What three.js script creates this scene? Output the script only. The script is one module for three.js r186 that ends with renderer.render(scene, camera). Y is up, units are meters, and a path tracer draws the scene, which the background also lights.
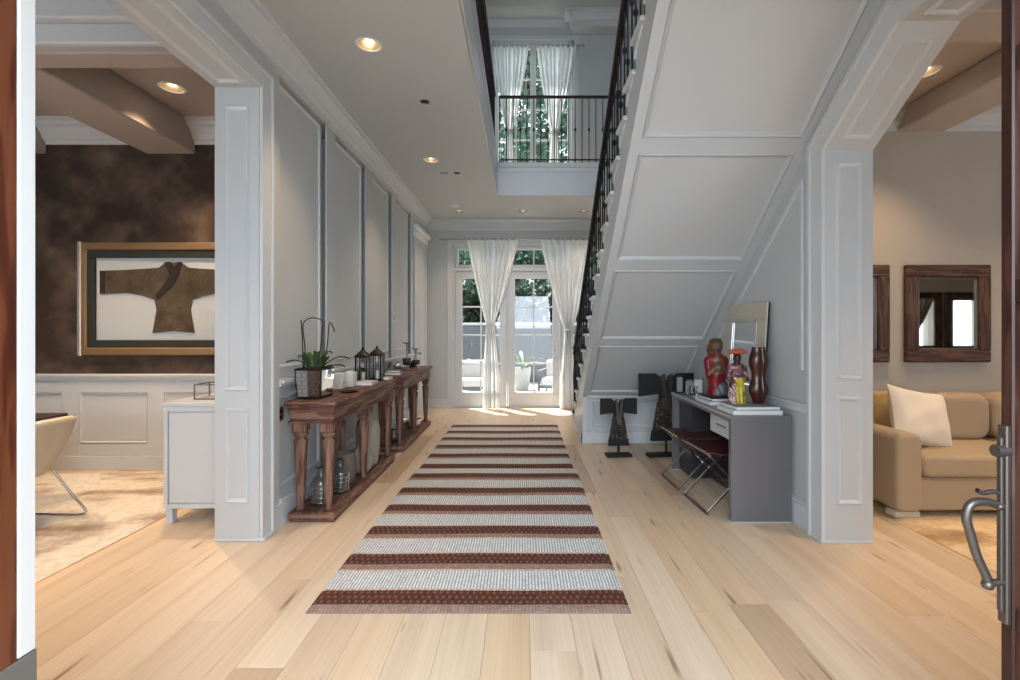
import * as THREE from 'three';
import { MarchingCubes } from 'three/addons/objects/MarchingCubes.js';
import { mergeGeometries } from 'three/addons/utils/BufferGeometryUtils.js';
import { RectAreaLightUniformsLib } from 'three/addons/lights/RectAreaLightUniformsLib.js';

// ---------------------------------------------------------------- camera, sky, sun, daylight, exposure
const scene = new THREE.Scene();
const renderer = new THREE.WebGLRenderer({ antialias: true });
renderer.toneMapping = THREE.LinearToneMapping;
renderer.toneMappingExposure = 1.6;
renderer.shadowMap.enabled = true;
RectAreaLightUniformsLib.init();
const FOCAL = 480, EYE = 1.365;
const camera = new THREE.PerspectiveCamera(2 * Math.atan(340 / FOCAL) * 180 / Math.PI, 1.5, 0.05, 200);
camera.position.set(0, EYE, 0);
camera.lookAt(0, EYE, -10);
camera.setViewOffset(1020, 680, -13, 8, 1020, 680);

const sunDir = new THREE.Vector3(-0.30, 1.0, -0.36).normalize();      // towards the sun: high, beyond the garden doors
scene.background = new THREE.Color().setRGB(0.84, 0.95, 1.06);         // bright hazy sky
scene.backgroundIntensity = 2.2;
const sun = new THREE.DirectionalLight(0xfff8ee, 17.0);
sun.position.copy(sunDir).multiplyScalar(30);
sun.castShadow = true;
Object.assign(sun.shadow.camera, { left: -16, right: 16, top: 16, bottom: -16, near: 1, far: 70 });
scene.add(sun);
function daylightPanel(x, y, d, w, h, tx, ty, td, power, color = 0xdae7fa) {   // added area light standing in for sky light at an opening
  const l = new THREE.RectAreaLight(color, power, w, h);
  l.position.set(x, y, -d); l.lookAt(tx, ty, -td); l.name = 'daylightPanel'; scene.add(l); return l;
}
daylightPanel(0, 2.55, -1.7, 3.2, 2.4, 0, 0.2, 2.4, 5.9);                    // added panel in place of the sky over the front step, tilted down through the doorway
daylightPanel(0, 5.3, 0.34, 2.2, 1.7, 0, 5.3, 5, 3.4);                      // fill panel added inside the unseen upper hall front window, lights the void
daylightPanel(-4.2, 1.75, 0.34, 1.7, 1.6, -4.2, 1.75, 5, 2.8);              // fill panel added inside the unseen left room front window
daylightPanel(5.0, 1.75, 0.34, 1.7, 1.6, 5.0, 1.75, 5, 2.4);                // fill panel added inside the unseen right room front window

// ---------------------------------------------------------------- helpers
let seed = 7;
const rnd = () => { seed = (seed * 1664525 + 1013904223) >>> 0; return seed / 4294967296; };
const rr = (a, b) => a + (b - a) * rnd();
const V = (x, h, d) => new THREE.Vector3(x, h, -d);
const used = {};
const numbered = (n) => { const k = used[n] = (used[n] ?? -1) + 1; return k ? `${n}_${String(k).padStart(3, '0')}` : n; };
function uvBox(g, ox = 0, oy = 0) {                                     // uv in metres from the face's own plane
  if (g.index) g = g.toNonIndexed();
  const p = g.attributes.position, n = g.attributes.normal, uv = new Float32Array(p.count * 2);
  for (let i = 0; i < p.count; i += 3) {
    let nx = 0, ny = 0, nz = 0;
    for (let k = 0; k < 3; k++) { nx += n.getX(i + k); ny += n.getY(i + k); nz += n.getZ(i + k); }
    nx = Math.abs(nx); ny = Math.abs(ny); nz = Math.abs(nz);
    for (let k = 0; k < 3; k++) {
      const x = p.getX(i + k), y = p.getY(i + k), z = p.getZ(i + k), j = (i + k) * 2;
      if (ny >= nx && ny >= nz) { uv[j] = x; uv[j + 1] = z; } else if (nx >= nz) { uv[j] = z; uv[j + 1] = y; } else { uv[j] = x; uv[j + 1] = y; }
      uv[j] += ox; uv[j + 1] += oy;
    }
  }
  g.setAttribute('uv', new THREE.BufferAttribute(uv, 2));
  return g;
}
function clean(g, keepUV) {
  if (g.index) g = g.toNonIndexed();
  if (!g.attributes.normal) g.computeVertexNormals();
  for (const k of Object.keys(g.attributes)) if (!['position', 'normal', 'uv', 'color'].includes(k)) g.deleteAttribute(k);
  return keepUV && g.attributes.uv ? g : uvBox(g);
}
function join(list, keepUV) {
  list = [].concat(list).flat(5).map((g) => clean(g, keepUV));
  if (list.length === 1) return list[0];
  if (!list.every((g) => g.attributes.color)) list.forEach((g) => g.deleteAttribute('color'));
  return mergeGeometries(list);
}
function obj(name, geos, mat, parent = scene, o = {}) {                 // one named Mesh; geometry is given in world coordinates
  const g = join(geos, o.keepUV);
  const at = parent.userData?._at;
  if (at) g.translate(-at.x, -at.y, -at.z);
  const m = new THREE.Mesh(g, mat);
  m.name = parent === scene ? numbered(name) : name;
  m.castShadow = m.receiveShadow = true;
  if (at) m.userData._at = at;
  parent.add(m);
  return m;
}
function thing(name, label, category, at = V(0, 0, 0), group) {
  const o = new THREE.Group(); o.name = numbered(name); scene.add(o);
  o.position.copy(at); o.userData = { label, category, _at: at.clone() };
  if (group) o.userData.group = group;
  return o;
}
function single(name, label, category, geos, mat, at, group, opt = {}) { // a thing that is one mesh, its origin at its base
  const g = join(geos, opt.keepUV); g.translate(-at.x, -at.y, -at.z);
  const m = new THREE.Mesh(g, mat); m.name = numbered(name); m.position.copy(at); m.castShadow = m.receiveShadow = true;
  m.userData = { label, category }; if (group) m.userData.group = group;
  scene.add(m); return m;
}
function structure(name, label) {
  const o = new THREE.Group(); o.name = name; o.userData = { kind: 'structure', _at: V(0, 0, 0) };
  if (label) { o.userData.label = label; }
  scene.add(o); return o;
}
// chamfered box from x0..x1, height y0..y1, depth d0..d1
function cb(x0, x1, y0, y1, d0, d1, b = 0.003) {
  const c = [(x0 + x1) / 2, (y0 + y1) / 2, -(d0 + d1) / 2], h = [Math.abs(x1 - x0) / 2, Math.abs(y1 - y0) / 2, Math.abs(d1 - d0) / 2];
  b = Math.min(b, h[0] * 0.45, h[1] * 0.45, h[2] * 0.45);
  if (b <= 0) { const g = new THREE.BoxGeometry(2 * h[0], 2 * h[1], 2 * h[2]).toNonIndexed(); g.translate(...c); return uvBox(g); }
  const pos = [], P = (sx, sy, sz, ax) => [0, 1, 2].map((k) => c[k] + [sx, sy, sz][k] * (h[k] - (k === ax ? 0 : b)));
  const tri = (a, q, r) => {
    const u = [q[0] - a[0], q[1] - a[1], q[2] - a[2]], v = [r[0] - a[0], r[1] - a[1], r[2] - a[2]];
    const n = [u[1] * v[2] - u[2] * v[1], u[2] * v[0] - u[0] * v[2], u[0] * v[1] - u[1] * v[0]];
    const m = [0, 1, 2].map((k) => (a[k] + q[k] + r[k]) / 3 - c[k]);
    if (n[0] * m[0] + n[1] * m[1] + n[2] * m[2] < 0) pos.push(...a, ...r, ...q); else pos.push(...a, ...q, ...r);
  };
  const quad = (a, q, r, s) => { tri(a, q, r); tri(a, r, s); };
  for (const s of [-1, 1]) {
    quad(P(s, -1, -1, 0), P(s, 1, -1, 0), P(s, 1, 1, 0), P(s, -1, 1, 0));
    quad(P(-1, s, -1, 1), P(1, s, -1, 1), P(1, s, 1, 1), P(-1, s, 1, 1));
    quad(P(-1, -1, s, 2), P(1, -1, s, 2), P(1, 1, s, 2), P(-1, 1, s, 2));
    for (const t of [-1, 1]) {
      quad(P(s, t, -1, 0), P(s, t, 1, 0), P(s, t, 1, 1), P(s, t, -1, 1));
      quad(P(s, -1, t, 0), P(s, 1, t, 0), P(s, 1, t, 2), P(s, -1, t, 2));
      quad(P(-1, s, t, 1), P(1, s, t, 1), P(1, s, t, 2), P(-1, s, t, 2));
      for (const w of [-1, 1]) tri(P(s, t, w, 0), P(s, t, w, 1), P(s, t, w, 2));
    }
  }
  const g = new THREE.BufferGeometry();
  g.setAttribute('position', new THREE.Float32BufferAttribute(pos, 3));
  g.computeVertexNormals();
  return uvBox(g);
}
// prism of an outline in the (depth, height) plane from x0 to x1
function prismX(pts, x0, x1, bevel = 0) {
  const s = new THREE.Shape(pts.map(([d, h]) => new THREE.Vector2(d, h)));
  const g = new THREE.ExtrudeGeometry(s, { depth: x1 - x0 - 2 * bevel, bevelEnabled: bevel > 0, bevelSize: bevel, bevelThickness: bevel, bevelOffset: -bevel, bevelSegments: 1, steps: 1 });
  g.applyMatrix4(new THREE.Matrix4().makeBasis(new THREE.Vector3(0, 0, -1), new THREE.Vector3(0, 1, 0), new THREE.Vector3(1, 0, 0)));
  g.translate(x0 + bevel, 0, 0);
  return uvBox(g);
}
// prism of an outline in the (x, height) plane from depth d0 to d1
function prismD(pts, d0, d1, bevel = 0, curve) {
  const s = curve ?? new THREE.Shape(pts.map(([x, h]) => new THREE.Vector2(x, h)));
  const g = new THREE.ExtrudeGeometry(s, { depth: d1 - d0 - 2 * bevel, bevelEnabled: bevel > 0, bevelSize: bevel, bevelThickness: bevel, bevelOffset: -bevel, bevelSegments: 2, steps: 1, curveSegments: 10 });
  g.translate(0, 0, -d1 + bevel);
  return uvBox(g);
}
function grainLong(g) {                                                 // turn the grain of upright faces to run horizontally
  const n = g.attributes.normal, uv = g.attributes.uv;
  for (let i = 0; i < uv.count; i++) if (Math.abs(n.getY(i)) < 0.7) { const a = uv.getX(i); uv.setXY(i, uv.getY(i), a); }
  return g;
}
function tube(pts, r, seg = 24, rad = 8) {
  return new THREE.TubeGeometry(new THREE.CatmullRomCurve3(pts), seg, r, rad, false);
}
function bar(a, b, r, r2 = r, rad = 8) {                                // straight round bar
  const l = a.distanceTo(b), g = new THREE.CylinderGeometry(r2, r, l, rad);
  g.translate(0, l / 2, 0);
  g.applyQuaternion(new THREE.Quaternion().setFromUnitVectors(new THREE.Vector3(0, 1, 0), b.clone().sub(a).normalize()));
  return g.translate(a.x, a.y, a.z);
}
function flat(a, b, w, t, up = new THREE.Vector3(1, 0, 0)) {            // straight rectangular bar, w along `up`
  const dir = b.clone().sub(a), l = dir.length(); dir.normalize();
  const z = new THREE.Vector3().crossVectors(up, dir).normalize(), x = new THREE.Vector3().crossVectors(dir, z);
  const g = new THREE.BoxGeometry(w, l, t); g.translate(0, l / 2, 0);
  g.applyMatrix4(new THREE.Matrix4().makeBasis(x, dir, z)); return g.translate(a.x, a.y, a.z);
}
function lathe(profile, x, y, d, seg = 24) {                            // profile of [radius, height]
  const g = new THREE.LatheGeometry(profile.map(([r, h]) => new THREE.Vector2(Math.max(r, 0.0001), h)), seg);
  return g.translate(x, y, -d);
}
// four strips framing a w x h rectangle that starts at o and runs along u and v; proud by t along n
function frame(o, u, v, n, w, h, s = 0.03, t = 0.014) {
  const out = [], strip = (a, b, q0, q1) => {                          // trapezoid strip with a sloped section
    const pos = [], A = (pu, pv, pn) => o.clone().addScaledVector(u, pu).addScaledVector(v, pv).addScaledVector(n, pn);
    const o0 = A(...a, 0), o1 = A(...b, 0), i0 = A(...q0, 0), i1 = A(...q1, 0);
    const m0 = A(a[0] * 0.65 + q0[0] * 0.35, a[1] * 0.65 + q0[1] * 0.35, t), m1 = A(b[0] * 0.65 + q1[0] * 0.35, b[1] * 0.65 + q1[1] * 0.35, t);
    const k0 = A(a[0] * 0.35 + q0[0] * 0.65, a[1] * 0.35 + q0[1] * 0.65, t * 0.8), k1 = A(b[0] * 0.35 + q1[0] * 0.65, b[1] * 0.35 + q1[1] * 0.65, t * 0.8);
    const quad = (p, q, r, z) => pos.push(...p.toArray(), ...q.toArray(), ...r.toArray(), ...p.toArray(), ...r.toArray(), ...z.toArray());
    quad(o0, o1, m1, m0); quad(m0, m1, k1, k0); quad(k0, k1, i1, i0);
    const g = new THREE.BufferGeometry(); g.setAttribute('position', new THREE.Float32BufferAttribute(pos, 3)); g.computeVertexNormals(); out.push(uvBox(g));
  };
  strip([0, 0], [w, 0], [s, s], [w - s, s]); strip([w, 0], [w, h], [w - s, s], [w - s, h - s]);
  strip([w, h], [0, h], [w - s, h - s], [s, h - s]); strip([0, h], [0, 0], [s, h - s], [s, s]);
  return out;
}
const UX = new THREE.Vector3(1, 0, 0), UY = new THREE.Vector3(0, 1, 0), UD = new THREE.Vector3(0, 0, -1), UZ = new THREE.Vector3(0, 0, 1), NX = new THREE.Vector3(-1, 0, 0), NY = new THREE.Vector3(0, -1, 0);
// signed-distance solids meshed on a grid
const smin = (a, b, k) => { const h = Math.max(k - Math.abs(a - b), 0) / k; return Math.min(a, b) - h * h * k * 0.25; };
const capsule = (p, a, b, r0, r1) => {
  const bx = b[0] - a[0], by = b[1] - a[1], bz = b[2] - a[2], px = p[0] - a[0], py = p[1] - a[1], pz = p[2] - a[2];
  const t = Math.max(0, Math.min(1, (px * bx + py * by + pz * bz) / (bx * bx + by * by + bz * bz + 1e-9)));
  return Math.hypot(px - bx * t, py - by * t, pz - bz * t) - (r0 + (r1 - r0) * t);
};
const ellip = (p, c, r) => { const k = Math.hypot((p[0] - c[0]) / r[0], (p[1] - c[1]) / r[1], (p[2] - c[2]) / r[2]); return (k - 1) * Math.min(...r); };
function solid(fn, cx, cy, cz, half, res, colour) {
  const mc = new MarchingCubes(res, new THREE.MeshStandardMaterial(), false, false, 120000);
  mc.isolation = 0;
  const hs = res / 2, p = [0, 0, 0];
  for (let k = 0; k < res; k++) for (let j = 0; j < res; j++) for (let i = 0; i < res; i++) {
    p[0] = cx + (i - hs) / hs * half; p[1] = cy + (j - hs) / hs * half; p[2] = cz + (k - hs) / hs * half;
    mc.field[i + j * res + k * res * res] = -fn(p);
  }
  mc.update();
  const n = mc.count, g = new THREE.BufferGeometry(), pos = Float32Array.from(mc.positionArray.subarray(0, n * 3)), nor = Float32Array.from(mc.normalArray.subarray(0, n * 3));
  for (let i = 0; i < n; i++) {
    pos[i * 3] = pos[i * 3] * half + cx; pos[i * 3 + 1] = pos[i * 3 + 1] * half + cy; pos[i * 3 + 2] = pos[i * 3 + 2] * half + cz;
    const l = Math.hypot(nor[i * 3], nor[i * 3 + 1], nor[i * 3 + 2]) || 1; for (let c = 0; c < 3; c++) nor[i * 3 + c] /= l;
  }
  g.setAttribute('position', new THREE.BufferAttribute(pos, 3)); g.setAttribute('normal', new THREE.BufferAttribute(nor, 3));
  if (colour) {
    const col = new Float32Array(n * 3);
    for (let i = 0; i < n; i++) { const c = colour(pos[i * 3], pos[i * 3 + 1], pos[i * 3 + 2]); col.set(c, i * 3); }
    g.setAttribute('color', new THREE.BufferAttribute(col, 3));
  }
  return uvBox(g);
}

// ---------------------------------------------------------------- computed textures
const HASH = new Float32Array(65536); for (let i = 0; i < 65536; i++) HASH[i] = rnd();
const hash = (x, y, s) => HASH[((x * 73 + y * 3571 + s * 9173 + ((x * y) & 255) * 17) & 65535)];
function vnoise(x, y, px, py, s) {                                      // value noise repeating every px, py cells
  const ix = Math.floor(x), iy = Math.floor(y), fx = x - ix, fy = y - iy, u = fx * fx * (3 - 2 * fx), v = fy * fy * (3 - 2 * fy);
  const w = (a, n) => ((a % n) + n) % n, x0 = w(ix, px), x1 = w(ix + 1, px), y0 = w(iy, py), y1 = w(iy + 1, py);
  const a = hash(x0, y0, s), b = hash(x1, y0, s), c = hash(x0, y1, s), d = hash(x1, y1, s);
  return a + (b - a) * u + (c - a) * v + (a - b - c + d) * u * v;
}
function fbm(u, v, px, py, oct, s) { let t = 0, a = 0.5; for (let o = 0; o < oct; o++) { t += a * vnoise(u * px, v * py, px, py, s + o); px *= 2; py *= 2; a *= 0.5; } return t / (1 - Math.pow(0.5, oct)); }
function tex(w, h, fn, srgb = true) {
  const data = new Uint8Array(w * h * 4), c = [0, 0, 0];
  for (let y = 0; y < h; y++) for (let x = 0; x < w; x++) {
    fn(x / w, y / h, c); const i = (y * w + x) * 4;
    data[i] = Math.max(0, Math.min(255, c[0])); data[i + 1] = Math.max(0, Math.min(255, c[1])); data[i + 2] = Math.max(0, Math.min(255, c[2])); data[i + 3] = 255;
  }
  const t = new THREE.DataTexture(data, w, h); t.wrapS = t.wrapT = THREE.RepeatWrapping; t.magFilter = THREE.LinearFilter; t.minFilter = THREE.LinearMipmapLinearFilter;
  if (srgb) t.colorSpace = THREE.SRGBColorSpace; t.needsUpdate = true; return t;
}
const sized = (t, w, h) => { const c = t.clone(); c.repeat.set(1 / w, 1 / h); c.needsUpdate = true; return c; };
const mixc = (c, a, b, t) => { for (let k = 0; k < 3; k++) c[k] = a[k] + (b[k] - a[k]) * t; };
// oak grain: u across the board, v along it
const oakTex = tex(1024, 1024, (u, v, c) => {
  const warp = fbm(u, v, 6, 2, 3, 11) * 0.05, g = fbm(u + warp, v, 90, 3, 4, 3), f = fbm(u, v, 240, 8, 2, 21), l = fbm(u, v, 7, 3, 3, 31), kn = fbm(u, v, 18, 9, 2, 77);
  const s = 0.34 * g + 0.16 * f + 0.5 * l, k = kn > 0.78 ? (kn - 0.78) * 4 : 0;
  mixc(c, [222, 208, 188], [194, 175, 150], Math.max(0, Math.min(1, (s - 0.32) * 1.5))); mixc(c, [...c], [112, 86, 64], Math.min(0.7, k));
});
const robeTex = tex(256, 256, (u, v, c) => { const a = fbm(u, v, 6, 6, 4, 81), b = fbm(u, v, 60, 60, 2, 82); mixc(c, [74, 62, 46], [124, 108, 82], Math.max(0, Math.min(1, a * 1.2 - 0.1 + (b - 0.5) * 0.5))); });
const oldWoodTex = tex(512, 1024, (u, v, c) => {
  const g = fbm(u, v, 60, 3, 4, 5), p = fbm(u, v, 22, 5, 4, 15), w = fbm(u, v, 70, 9, 3, 44);
  mixc(c, [138, 104, 90], [76, 50, 41], Math.min(1, g * 1.25)); if (p > 0.47) mixc(c, [...c], [178, 162, 150], Math.min(0.58, (p - 0.47) * 4.5 * w * 1.6));
});
const suedeTex = tex(512, 512, (u, v, c) => { const a = fbm(u, v, 5, 5, 5, 8), b = fbm(u, v, 14, 14, 3, 18); mixc(c, [58, 45, 37], [116, 97, 81], Math.max(0, Math.min(1, (a * 0.7 + b * 0.3 - 0.33) * 2.4))); });
const shagTex = tex(512, 512, (u, v, c) => { const a = fbm(u, v, 4, 9, 5, 9), b = fbm(u, v, 60, 60, 2, 19); mixc(c, [224, 214, 200], [158, 136, 116], Math.max(0, Math.min(1, (a - 0.45) * 3.2))); for (let k = 0; k < 3; k++) c[k] += (b - 0.5) * 34; });
const weaveBump = tex(256, 256, (u, v, c) => { const s = 0.5 + 0.25 * Math.sin(u * 2 * Math.PI * 32) * (Math.floor(v * 32) % 2 ? 1 : -1) + 0.25 * Math.sin(v * 2 * Math.PI * 32); c[0] = c[1] = c[2] = 255 * s; }, false);
const roughBump = tex(512, 512, (u, v, c) => { c[0] = c[1] = c[2] = 255 * fbm(u, v, 40, 40, 4, 50); }, false);
// striped flat-woven rug, u across (1.56 m), v along (length); v = 0 at the near edge
const RUGW = 1.56, PERIOD = 0.413;
function rugColour(u, v, len, c) {
  const x = u * RUGW, y = v * len, ph = ((y % PERIOD) + PERIOD) % PERIOD;
  const cell = Math.floor(x / 0.017), fx = x / 0.017 - cell, n = fbm(u, v, 120, 180, 2, 61), row = Math.floor(y / 0.012), fy = y / 0.012 - row, r = hash(cell, row, 5);
  const rib = Math.abs(fx - 0.5) * 2;
  if (ph < 0.062) { mixc(c, [176, 152, 138], [134, 108, 96], 0.35 + 0.5 * r * (fy > 0.5 ? 1 : 0.6)); if (fx > 0.78) mixc(c, [...c], [112, 88, 80], 0.5); }
  else if (ph < 0.19) {
    mixc(c, [98, 58, 42], [60, 36, 28], 0.25 + 0.75 * r); const k = Math.floor((ph - 0.062) / 0.0427), q = ((ph - 0.062) / 0.0427) % 1;
    if ((cell + k) % 2 === 0 && q > 0.3 && q < 0.8 && fx > 0.15 && fx < 0.85) mixc(c, [...c], [176, 96, 52], 0.72);
  } else if (ph < 0.208 || ph > 0.395) { mixc(c, [226, 210, 196], [164, 120, 104], (cell + row) % 2 ? 0.7 : 0.1); }
  else { mixc(c, [228, 232, 228], [138, 142, 143], rib > 0.55 ? 0.8 : 0.12 * r); if (r > 0.93) mixc(c, [...c], [180, 176, 166], 0.5); }
  for (let k = 0; k < 3; k++) c[k] += (n - 0.5) * 26;
}
const rugTex = (len, sh) => tex(1024, 1600, (u, v, c) => rugColour(u, (v * len + sh) / len, len, c));
const rugBump = tex(512, 512, (u, v, c) => { const a = Math.abs(Math.sin(u * Math.PI * 46)), b = Math.abs(Math.sin(v * Math.PI * 64)); c[0] = c[1] = c[2] = 255 * (0.6 * a + 0.4 * b); }, false);

// ---------------------------------------------------------------- materials
const std = (color, roughness = 0.6, o = {}) => new THREE.MeshStandardMaterial({ color, roughness, ...o });
const lin = (r, g, b) => new THREE.Color().setRGB(r, g, b);
const M = {
  paint: std(lin(0.50, 0.52, 0.52), 0.5), trim: std(lin(0.58, 0.60, 0.60), 0.35),
  taupe: std(lin(0.44, 0.40, 0.34), 0.8), taupeCeiling: std(lin(0.52, 0.45, 0.39), 0.8), mauve: std(lin(0.40, 0.34, 0.30), 0.7),
  suede: std(0xffffff, 0.95, { map: sized(suedeTex, 1.6, 1.6), bumpMap: sized(roughBump, 0.6, 0.6), bumpScale: 0.002 }),
  oldWood: std(0xe4c8b6, 0.62, { map: sized(oldWoodTex, 0.5, 1.0), bumpMap: sized(oldWoodTex, 0.5, 1.0), bumpScale: 0.003 }),
  frameWood: std(0xa88e76, 0.6, { map: sized(oldWoodTex, 0.35, 0.8), bumpMap: sized(oldWoodTex, 0.35, 0.8), bumpScale: 0.003 }),
  doorWood: std(0xc8845c, 0.35, { map: sized(oldWoodTex, 0.6, 1.4) }), doorDark: std(0x86685a, 0.35, { map: sized(oldWoodTex, 0.6, 1.4) }),
  iron: std(lin(0.018, 0.016, 0.015), 0.45, { metalness: 0.6 }), rail: std(lin(0.035, 0.020, 0.015), 0.35), railBrown: std(lin(0.075, 0.028, 0.016), 0.4), bronze: std(lin(0.15, 0.128, 0.112), 0.36, { metalness: 0.75 }),
  steel: std(lin(0.62, 0.60, 0.58), 0.22, { metalness: 1 }), nickel: std(lin(0.36, 0.35, 0.34), 0.3, { metalness: 1 }), brass: std(lin(0.42, 0.29, 0.10), 0.35, { metalness: 0.9 }), gilt: std(lin(0.30, 0.19, 0.09), 0.45, { metalness: 0.5 }),
  silverLeaf: std(lin(0.62, 0.60, 0.56), 0.35, { metalness: 0.7 }),
  glass: new THREE.MeshPhysicalMaterial({ color: 0xffffff, roughness: 0, transmission: 1, thickness: 0, ior: 1.45 }),
  mirror: std(lin(0.86, 0.88, 0.88), 0.02, { metalness: 1 }),
  desk: std(lin(0.14, 0.14, 0.145), 0.32), deskEdge: std(lin(0.42, 0.42, 0.42), 0.4), leather: std(lin(0.075, 0.022, 0.020), 0.32),
  lacquer: std(lin(0.56, 0.59, 0.60), 0.35), cream: std(lin(0.60, 0.54, 0.44), 0.75), black: std(lin(0.008, 0.007, 0.007), 0.72),
  sofa: std(lin(0.40, 0.31, 0.205), 0.9, { bumpMap: sized(weaveBump, 0.12, 0.12), bumpScale: 0.001 }), pillow: std(lin(0.80, 0.72, 0.60), 0.9, { bumpMap: sized(weaveBump, 0.1, 0.1), bumpScale: 0.001 }), pillowGold: std(lin(0.40, 0.28, 0.12), 0.8),
  sheer: new THREE.MeshPhysicalMaterial({ color: lin(0.86, 0.87, 0.86), roughness: 1, transmission: 0.5, thickness: 0, side: THREE.DoubleSide }),
  mat: std(lin(0.60, 0.63, 0.62), 0.9), robe: std(0xffffff, 0.95, { map: sized(robeTex, 0.6, 0.6), bumpMap: sized(roughBump, 0.12, 0.12), bumpScale: 0.006 }), robeDark: std(lin(0.028, 0.020, 0.018), 0.9), darkMat: std(lin(0.022, 0.024, 0.020), 0.8),
  paper: std(lin(0.74, 0.73, 0.70), 0.8), bookWhite: std(lin(0.66, 0.66, 0.66), 0.5), bookGrey: std(lin(0.22, 0.23, 0.24), 0.5), bookDark: std(lin(0.03, 0.03, 0.035), 0.45),
  wax: std(lin(0.66, 0.66, 0.60), 0.5), leaf: std(lin(0.035, 0.075, 0.022), 0.5), stem: std(lin(0.030, 0.035, 0.018), 0.7), soil: std(lin(0.03, 0.022, 0.016), 1),
  clay: std(lin(0.15, 0.108, 0.072), 0.7, { bumpMap: sized(roughBump, 0.3, 0.3), bumpScale: 0.003 }), stone: std(lin(0.37, 0.315, 0.245), 0.85, { bumpMap: sized(roughBump, 0.25, 0.25), bumpScale: 0.004 }),
  carved: std(0xffffff, 0.42, { vertexColors: true }), glaze: std(0xffffff, 0.28, { vertexColors: true }), mahogany: std(lin(0.055, 0.014, 0.008), 0.22),
  shag: std(0xffffff, 1, { map: sized(shagTex, 1.7, 1.7), bumpMap: sized(roughBump, 0.2, 0.2), bumpScale: 0.006 }), shagGold: std(0xffeccb, 1, { map: sized(shagTex, 1.7, 1.7), bumpMap: sized(roughBump, 0.2, 0.2), bumpScale: 0.006 }),
  darkTable: std(lin(0.05, 0.032, 0.022), 0.4), plastic: std(lin(0.7, 0.7, 0.7), 0.5), canInside: std(lin(0.45, 0.36, 0.26), 0.3, { metalness: 0.8 }), canDark: std(lin(0.02, 0.02, 0.02), 0.5),
  lamp: std(0x000000, 1, { emissive: 0xffe3b8, emissiveIntensity: 5 }), paving: std(lin(0.30, 0.30, 0.29), 0.9), plaster: std(lin(0.075, 0.085, 0.095), 0.9), outWhite: std(lin(0.34, 0.34, 0.33), 0.7), foliage: std(0xffffff, 0.7), bark: std(lin(0.09, 0.07, 0.055), 0.95),
  white: std(lin(0.78, 0.78, 0.76), 0.6), drape: std(lin(0.20, 0.17, 0.13), 0.9), roof: std(lin(0.2, 0.18, 0.17), 0.9),
};
const oaks = [[0.92, 0.83, 0.74], [1.0, 0.90, 0.78], [1.0, 0.94, 0.86], [0.94, 0.86, 0.79], [0.74, 0.63, 0.53], [1.0, 0.93, 0.86], [0.97, 0.85, 0.70]].map(([r, g, b], i) => std(lin(r, g, b), 0.30 + (i % 3) * 0.04, { map: sized(oakTex, 0.62, 2.9) }));

// ---------------------------------------------------------------- plan of the house (metres; d = distance from the camera along the hall)
const XL = -1.72, XR = 1.95, FAR = 8.62, CEIL = 3.375, UP = 3.85, UPCEIL = 6.93, LIN = -2.01, RIN = 2.26, PIERL = 3.13, PIERR = 3.10, LBACK = 4.78, RBACK = 4.5, LEND = -6.2, REND = 8.9, FRONT = 0.3;
const VX = -0.39, VD0 = 2.42, VD1 = 7.09, SX = 0.73;                    // stair void: left edge, near and far edges; left face of the stair
const SLOPE = 0.79, soff = (d) => 0.58 + SLOPE * (5.9 - d), nose = (d) => soff(d) + 0.31;

// recessed lights: x, d, radius, lit, label, power
const HALL_LIGHTS = [[-1.078, 3.36, 0.075, 2, 'large glowing recessed light in the ceiling nearest the wide left opening', 5], [-0.856, 4.19, 0.038, 0, 'tiny dark recessed pinhole light, nearer of two beside the stair opening'], [-1.075, 5.61, 0.075, 2, 'recessed light with pale ring halfway along the hall ceiling', 4], [-0.835, 6.07, 0.038, 0, 'tiny dark recessed pinhole light, farther of two beside the stair opening'], [-1.06, 7.97, 0.07, 1, 'leftmost of three recessed lights in a row before the garden doors', 3], [0.0, 7.97, 0.07, 1, 'middle one of three recessed lights in a row before the garden doors', 3], [1.013, 7.97, 0.07, 1, 'rightmost of three recessed lights in a row before the garden doors', 3]];
const LEFT_LIGHTS = [[-2.98, 4.08, 0.085, 2, 'glowing recessed light in the left room ceiling between beams', 13], [-4.25, 3.7, 0.085, 2, 'recessed light in the left room ceiling above the dining table', 12]];
const LEFT_FRONT_ADDED = [[-2.9, 1.75, 0.085, 2, 'unseen recessed light added near the left room front wall to warm the floor', 12]];  // unseen lamp added to warm and brighten the floor by the left opening
const RIGHT_LIGHTS = [[3.21, 3.83, 0.085, 2, 'recessed light in the right room ceiling above the sofa arm', 7], [4.6, 3.4, 0.085, 2, 'recessed light in the right room ceiling above the sofa middle', 6], [3.4, 1.9, 0.085, 2, 'recessed light in the right room ceiling near the front wall', 14]];
function prismY(pts, holes, y0, y1) {                                    // slab with round holes; outline in (x, depth)
  const s = new THREE.Shape(pts.map(([x, d]) => new THREE.Vector2(x, d)));
  for (const [x, d, r] of holes) { const p = new THREE.Path(); p.absarc(x, d, r, 0, Math.PI * 2, true); s.holes.push(p); }
  const g = new THREE.ExtrudeGeometry(s, { depth: y1 - y0, bevelEnabled: false, curveSegments: 24 });
  g.applyMatrix4(new THREE.Matrix4().makeBasis(new THREE.Vector3(1, 0, 0), new THREE.Vector3(0, 0, -1), new THREE.Vector3(0, 1, 0)));
  return uvBox(g.translate(0, y0, 0));
}

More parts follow.
